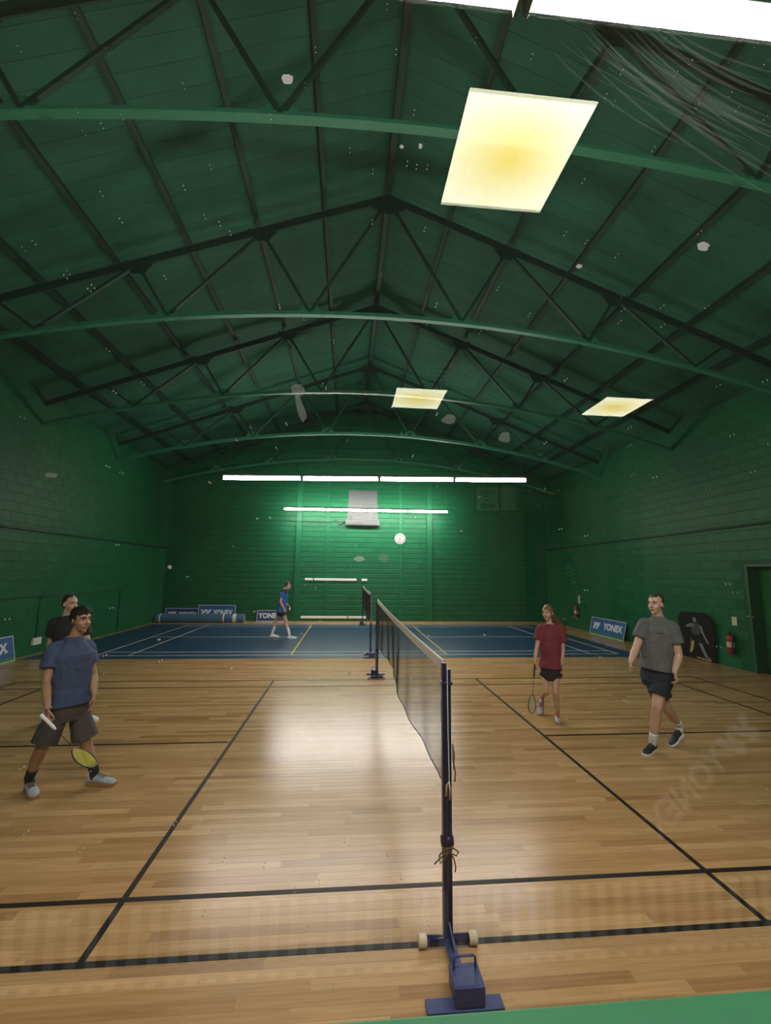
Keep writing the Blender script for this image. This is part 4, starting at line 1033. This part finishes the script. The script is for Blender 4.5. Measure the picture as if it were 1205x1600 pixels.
for (x, yv), lab in (((.156, -.856), 'square yellowish ceiling light panel mirrored largest, high in the window glass'), ((.185, 2.21), 'square ceiling light panel mirrored small just right of centre in the glass'), ((2.70, 2.18), 'square ceiling light panel mirrored small at the right of the glass')):
    yr = 2*GLASS_Y-yv
    t = thing('ceiling_light_panel', lab, 'light', (x, yr, LZ1), 0, 'square light panels of the lounge')
    MB().bbox((0, 0, -.004), (.595, .595, .008), .002).build('diffuser', 'panel_glow', t)
    for dx, dy, w, d in ((0, .303, .63, .02), (0, -.303, .63, .02), (.305, 0, .02, .6), (-.305, 0, .02, .6)): MB().bbox((dx, dy, -.006), (w, d, .012), .002).build('trim_bar', 'housing', t)
# ceiling vent
pv = [on_floor(a, b, LZ1) for a, b in ((687, 573), (730, 577), (727, 597), (684, 592))]
c = sum(pv, V((0, 0, 0)))/4; vy = 2*GLASS_Y-c.y
t = thing('ceiling_vent', 'pale ceiling vent mirrored above the small light panel', 'vent', (c.x, vy, LZ1))
MB().bbox((0, 0, -.008), (.62, .50, .016), .004).build('plate', 'white_plastic', t)
for k in range(4): MB().bbox((-.15, -.16+k*.10, -.018), (.22, .04, .006), .002).build('slot', 'lounge_dark', t)
MB().bbox((.18, .04, -.018), (.14, .28, .006), .002).build('slot', 'lounge_dark', t)
# wireless notice on the back wall
yb = LYB+.004; a, b = vm(742, 759, yb), vm(780, 801, yb); c = (a+b)/2; w = abs(a.x-b.x); h = abs(a.z-b.z)
t = thing('wifi_sign', 'framed white notice with wireless arcs, mirrored beside the middle light row', 'sign', (c.x, LYB, c.z))
MB().bbox((0, .015, 0), (w+.03, .03, h+.03), .005).build('frame', 'lounge_dark', t)
MB().bbox((0, .032, 0), (w-.03, .006, h-.03), .002).build('sheet', 'sign_white', t)
for r in (.30, .21, .12):
    MB().tube([(w*r*1.35*math.cos(q), .037, -.02+w*r*1.35*math.sin(q)) for q in [math.radians(35+110*i/14) for i in range(15)]], w*.028, 6).build('arc', 'lounge_dark', t)
Mx = frame_matrix((0, .036, -h*.30), (-1, 0, 0), (0, 1, 0)); lettering('WiFi', h*.30, 'lounge_dark', t, Mx, offset=h*.012, width=w*.62)
Mx = frame_matrix((0, .036, -h*.06), (-1, 0, 0), (0, 1, 0)); lettering('FREE', h*.11, 'lounge_dark', t, Mx, offset=.001, width=w*.22)
tag(MB().bbox((vm(795, 778, yb).x, LYB+.006, vm(795, 778, yb).z), (.26, .008, .42), .002).build('wall_notice', 'sign_white'), 'plain pale notice mirrored right of the wireless sign', 'notice')
# trophy cabinet with trophies
yc = LYB+.25; a, b = vm(826, 800, yc), vm(880, 960, yc)
t = thing('trophy_cabinet', 'dark tall cabinet carrying trophies, mirrored right of centre', 'cabinet', ((a.x+b.x)/2, yc, LZ0)); cw = abs(a.x-b.x); ch = a.z-LZ0
MB().bbox((0, 0, ch/2), (cw, .42, ch), .01).build('body', 'lounge_dark', t)
MB().bbox((0, 0, ch+.015), (cw+.06, .46, .03), .006).build('top', 'lounge_brown', t)
for s in (-1, 1):
    dd_ = MB().bbox((s*cw/4, .216, ch*.42), (cw/2-.02, .02, ch*.78), .005).build('door', 'lounge_brown', t)
    MB().tube([(s*.03, .235, ch*.45), (s*.03, .235, ch*.55)], .008, 8).build('handle', 'trophy_silver', dd_, True)
for i, (px, m, hh) in enumerate(((830, 'trophy_silver', .40), (852, 'trophy_gold', .46), (874, 'trophy_silver', .44))):
    p = vm(px, 798, yc)
    q = thing('trophy', ('small silver', 'tall gold', 'large silver')[i]+' trophy cup on the mirrored dark cabinet', 'trophy', (p.x, yc, LZ0+ch+.032), 0, 'trophies on the cabinet')
    MB().tube([(0, 0, 0), (0, 0, .05), (0, 0, .052), (0, 0, .09)], .06, 16, rr=[.07, .07, .05, .045]).build('plinth', 'lounge_dark', q)
    MB().tube([(0, 0, .088), (0, 0, hh*.35), (0, 0, hh*.45), (0, 0, hh*.6), (0, 0, hh)], .06, 18, rr=[.03, .012, .02, .06, .085]).build('cup', m, q, True)
    for s in (-1, 1): MB().tube([(s*.05, 0, hh*.55), (s*.10, 0, hh*.65), (s*.11, 0, hh*.8), (s*.08, 0, hh*.9)], .008, 8).build('handle', m, q, True)
# dark doorway
a, b = vm(941, 773, yb), vm(1012, 965, yb)
d2 = bpy.data.objects.new('door_2', None); C.objects.link(d2); d2.location = ((a.x+b.x)/2, LYB, LZ0); struct(d2); dw = abs(a.x-b.x); dh = a.z-LZ0
MB().bbox((0, .012, dh/2), (dw, .02, dh), .004).build('door_leaf', 'lounge_dark', d2)
for s in (-1, 1): MB().bbox((s*(dw/2+.05), .02, dh/2), (.10, .04, dh+.1), .006).build('door_frame', 'lounge_wall', d2)
MB().bbox((0, .02, dh+.05), (dw, .04, .10), .006).build('door_frame', 'lounge_wall', d2)
# feather flag
yf_ = LYB+.5; a, b = vm(872, 862, yf_), vm(918, 962, yf_)
t = thing('feather_flag', 'black feather flag with pale lettering, mirrored above the girl', 'flag', (vm(905, 962, yf_).x, yf_, LZ0))
x0 = a.x-t.location.x; zt = a.z-LZ0; zb = b.z-LZ0
xr = b.x-t.location.x
pts = [(xr*.9, 0, zb), (x0*.55, 0, zb+(zt-zb)*.55), (x0, 0, zb+(zt-zb)*.86), (x0*.85, 0, zt), (x0*.45, 0, zt*.995), (x0*.1, 0, zb+(zt-zb)*.80), (xr*.6, 0, zb+(zt-zb)*.35), (xr*1.0, 0, zb)]
MB().poly(pts, (0, 1, 0), .006).build('banner', 'black_board', t)
MB().tube([(xr, -.01, 0), (xr, -.01, zb), (x0*.2, -.01, zb+(zt-zb)*.82), (x0*.7, -.01, zt)], .01, 8).build('pole', 'steel_grey', t, True)
MB().bbox((xr, 0, .01), (.35, .35, .02), .004).build('base', 'lounge_dark', t)
pa, pb = V((x0*.62, 0, zb+(zt-zb)*.88)), V((xr*.75, 0, zb+(zt-zb)*.10)); dirv = (pb-pa).normalized()
lettering('ASHAWAY', .22, 'sign_white', t, frame_matrix((pa+pb)/2+V((0, .008, 0)), dirv, (0, 1, 0)), offset=.002, width=(pb-pa).length*.80)
# wooden posts on the left of the lounge
for i, (px, w_, yr, lab) in enumerate(((75, .26, -5.4, 'wider brown wooden post mirrored at the left edge of the glass'), (275, .24, -7.6, 'narrow brown wooden post mirrored left of the middle light row'))):
    p = vm(px, 640, yr); t = thing('wooden_post', lab, 'post', (p.x, yr, LZ0), 0, 'wooden posts of the lounge')
    MB().bbox((0, 0, (LZ1-LZ0)/2), (w_, .16, LZ1-LZ0-.004), .01).build('shaft', 'lounge_brown', t); MB().bbox((0, 0, .06), (w_+.04, .20, .12), .006).build('plinth', 'lounge_brown', t)

# slatted bench behind the viewer and the racket bag on it, mirrored low in the glass
BT = .66
t = thing('slatted_bench', 'pale bench with an upright slatted front, mirrored low along the glass', 'bench', (-.35, -3.80, LZ0))
MB().bbox((0, 0, BT-LZ0-.02), (4.4, .42, .04), .008).build('seat', 'lounge_brown', t)
MB().bbox((0, .17, .03), (4.3, .03, .04), .004).build('bottom_rail', 'white_paint', t)
for x in (-2.1, 0, 2.1): MB().bbox((x, -.02, (BT-LZ0-.04)/2), (.06, .34, BT-LZ0-.04), .006).build('support', 'lounge_dark', t)
sl = MB().bbox((0, 0, 0), (.04, .018, BT-LZ0-.05), .004).mesh('slat'); sl.materials.append(MATS['white_paint'])
for i in range(50):
    q = obj('slat', sl, None, t); q.location = (-2.12+i*.0865, .195, (BT-LZ0-.04)/2)
yr = -3.62; pc = vm(1108, 1272, yr); dv = V((-.77, 0, -.64)); upv = V((-.64, 0, .77))
t = thing('racket_bag', 'dark racket bag with white lettering, mirrored low at the right of the glass', 'bag', (pc.x, yr-.11, BT))
off = V((0, 0, pc.z-BT)); M = frame_matrix(off, dv, (0, 1, 0))
me = MB().bbox((.02, 0, -.01), (.92, .32, .20), .05).mesh('body'); me.transform(M)
lo = min(v.co.z for v in me.vertices); t.location.z = BT-lo+.001 if abs(lo) < .3 else BT
obj('body', me, 'black_plastic', t, True)
me = MB().tube([(-.27, .15, 0), (-.2, .21, 0), (.2, .21, 0), (.27, .15, 0)], .012, 8).mesh('carry_strap'); me.transform(M); obj('carry_strap', me, 'black_plastic', t, True)
lettering('YONEX', .19, 'sign_white', t, M @ Matrix.Translation((.12, 0, .092)), offset=.005, width=.56)
yonex_mark(t, 'sign_white', M @ Matrix.Translation((-.34, 0, .091)), .15)
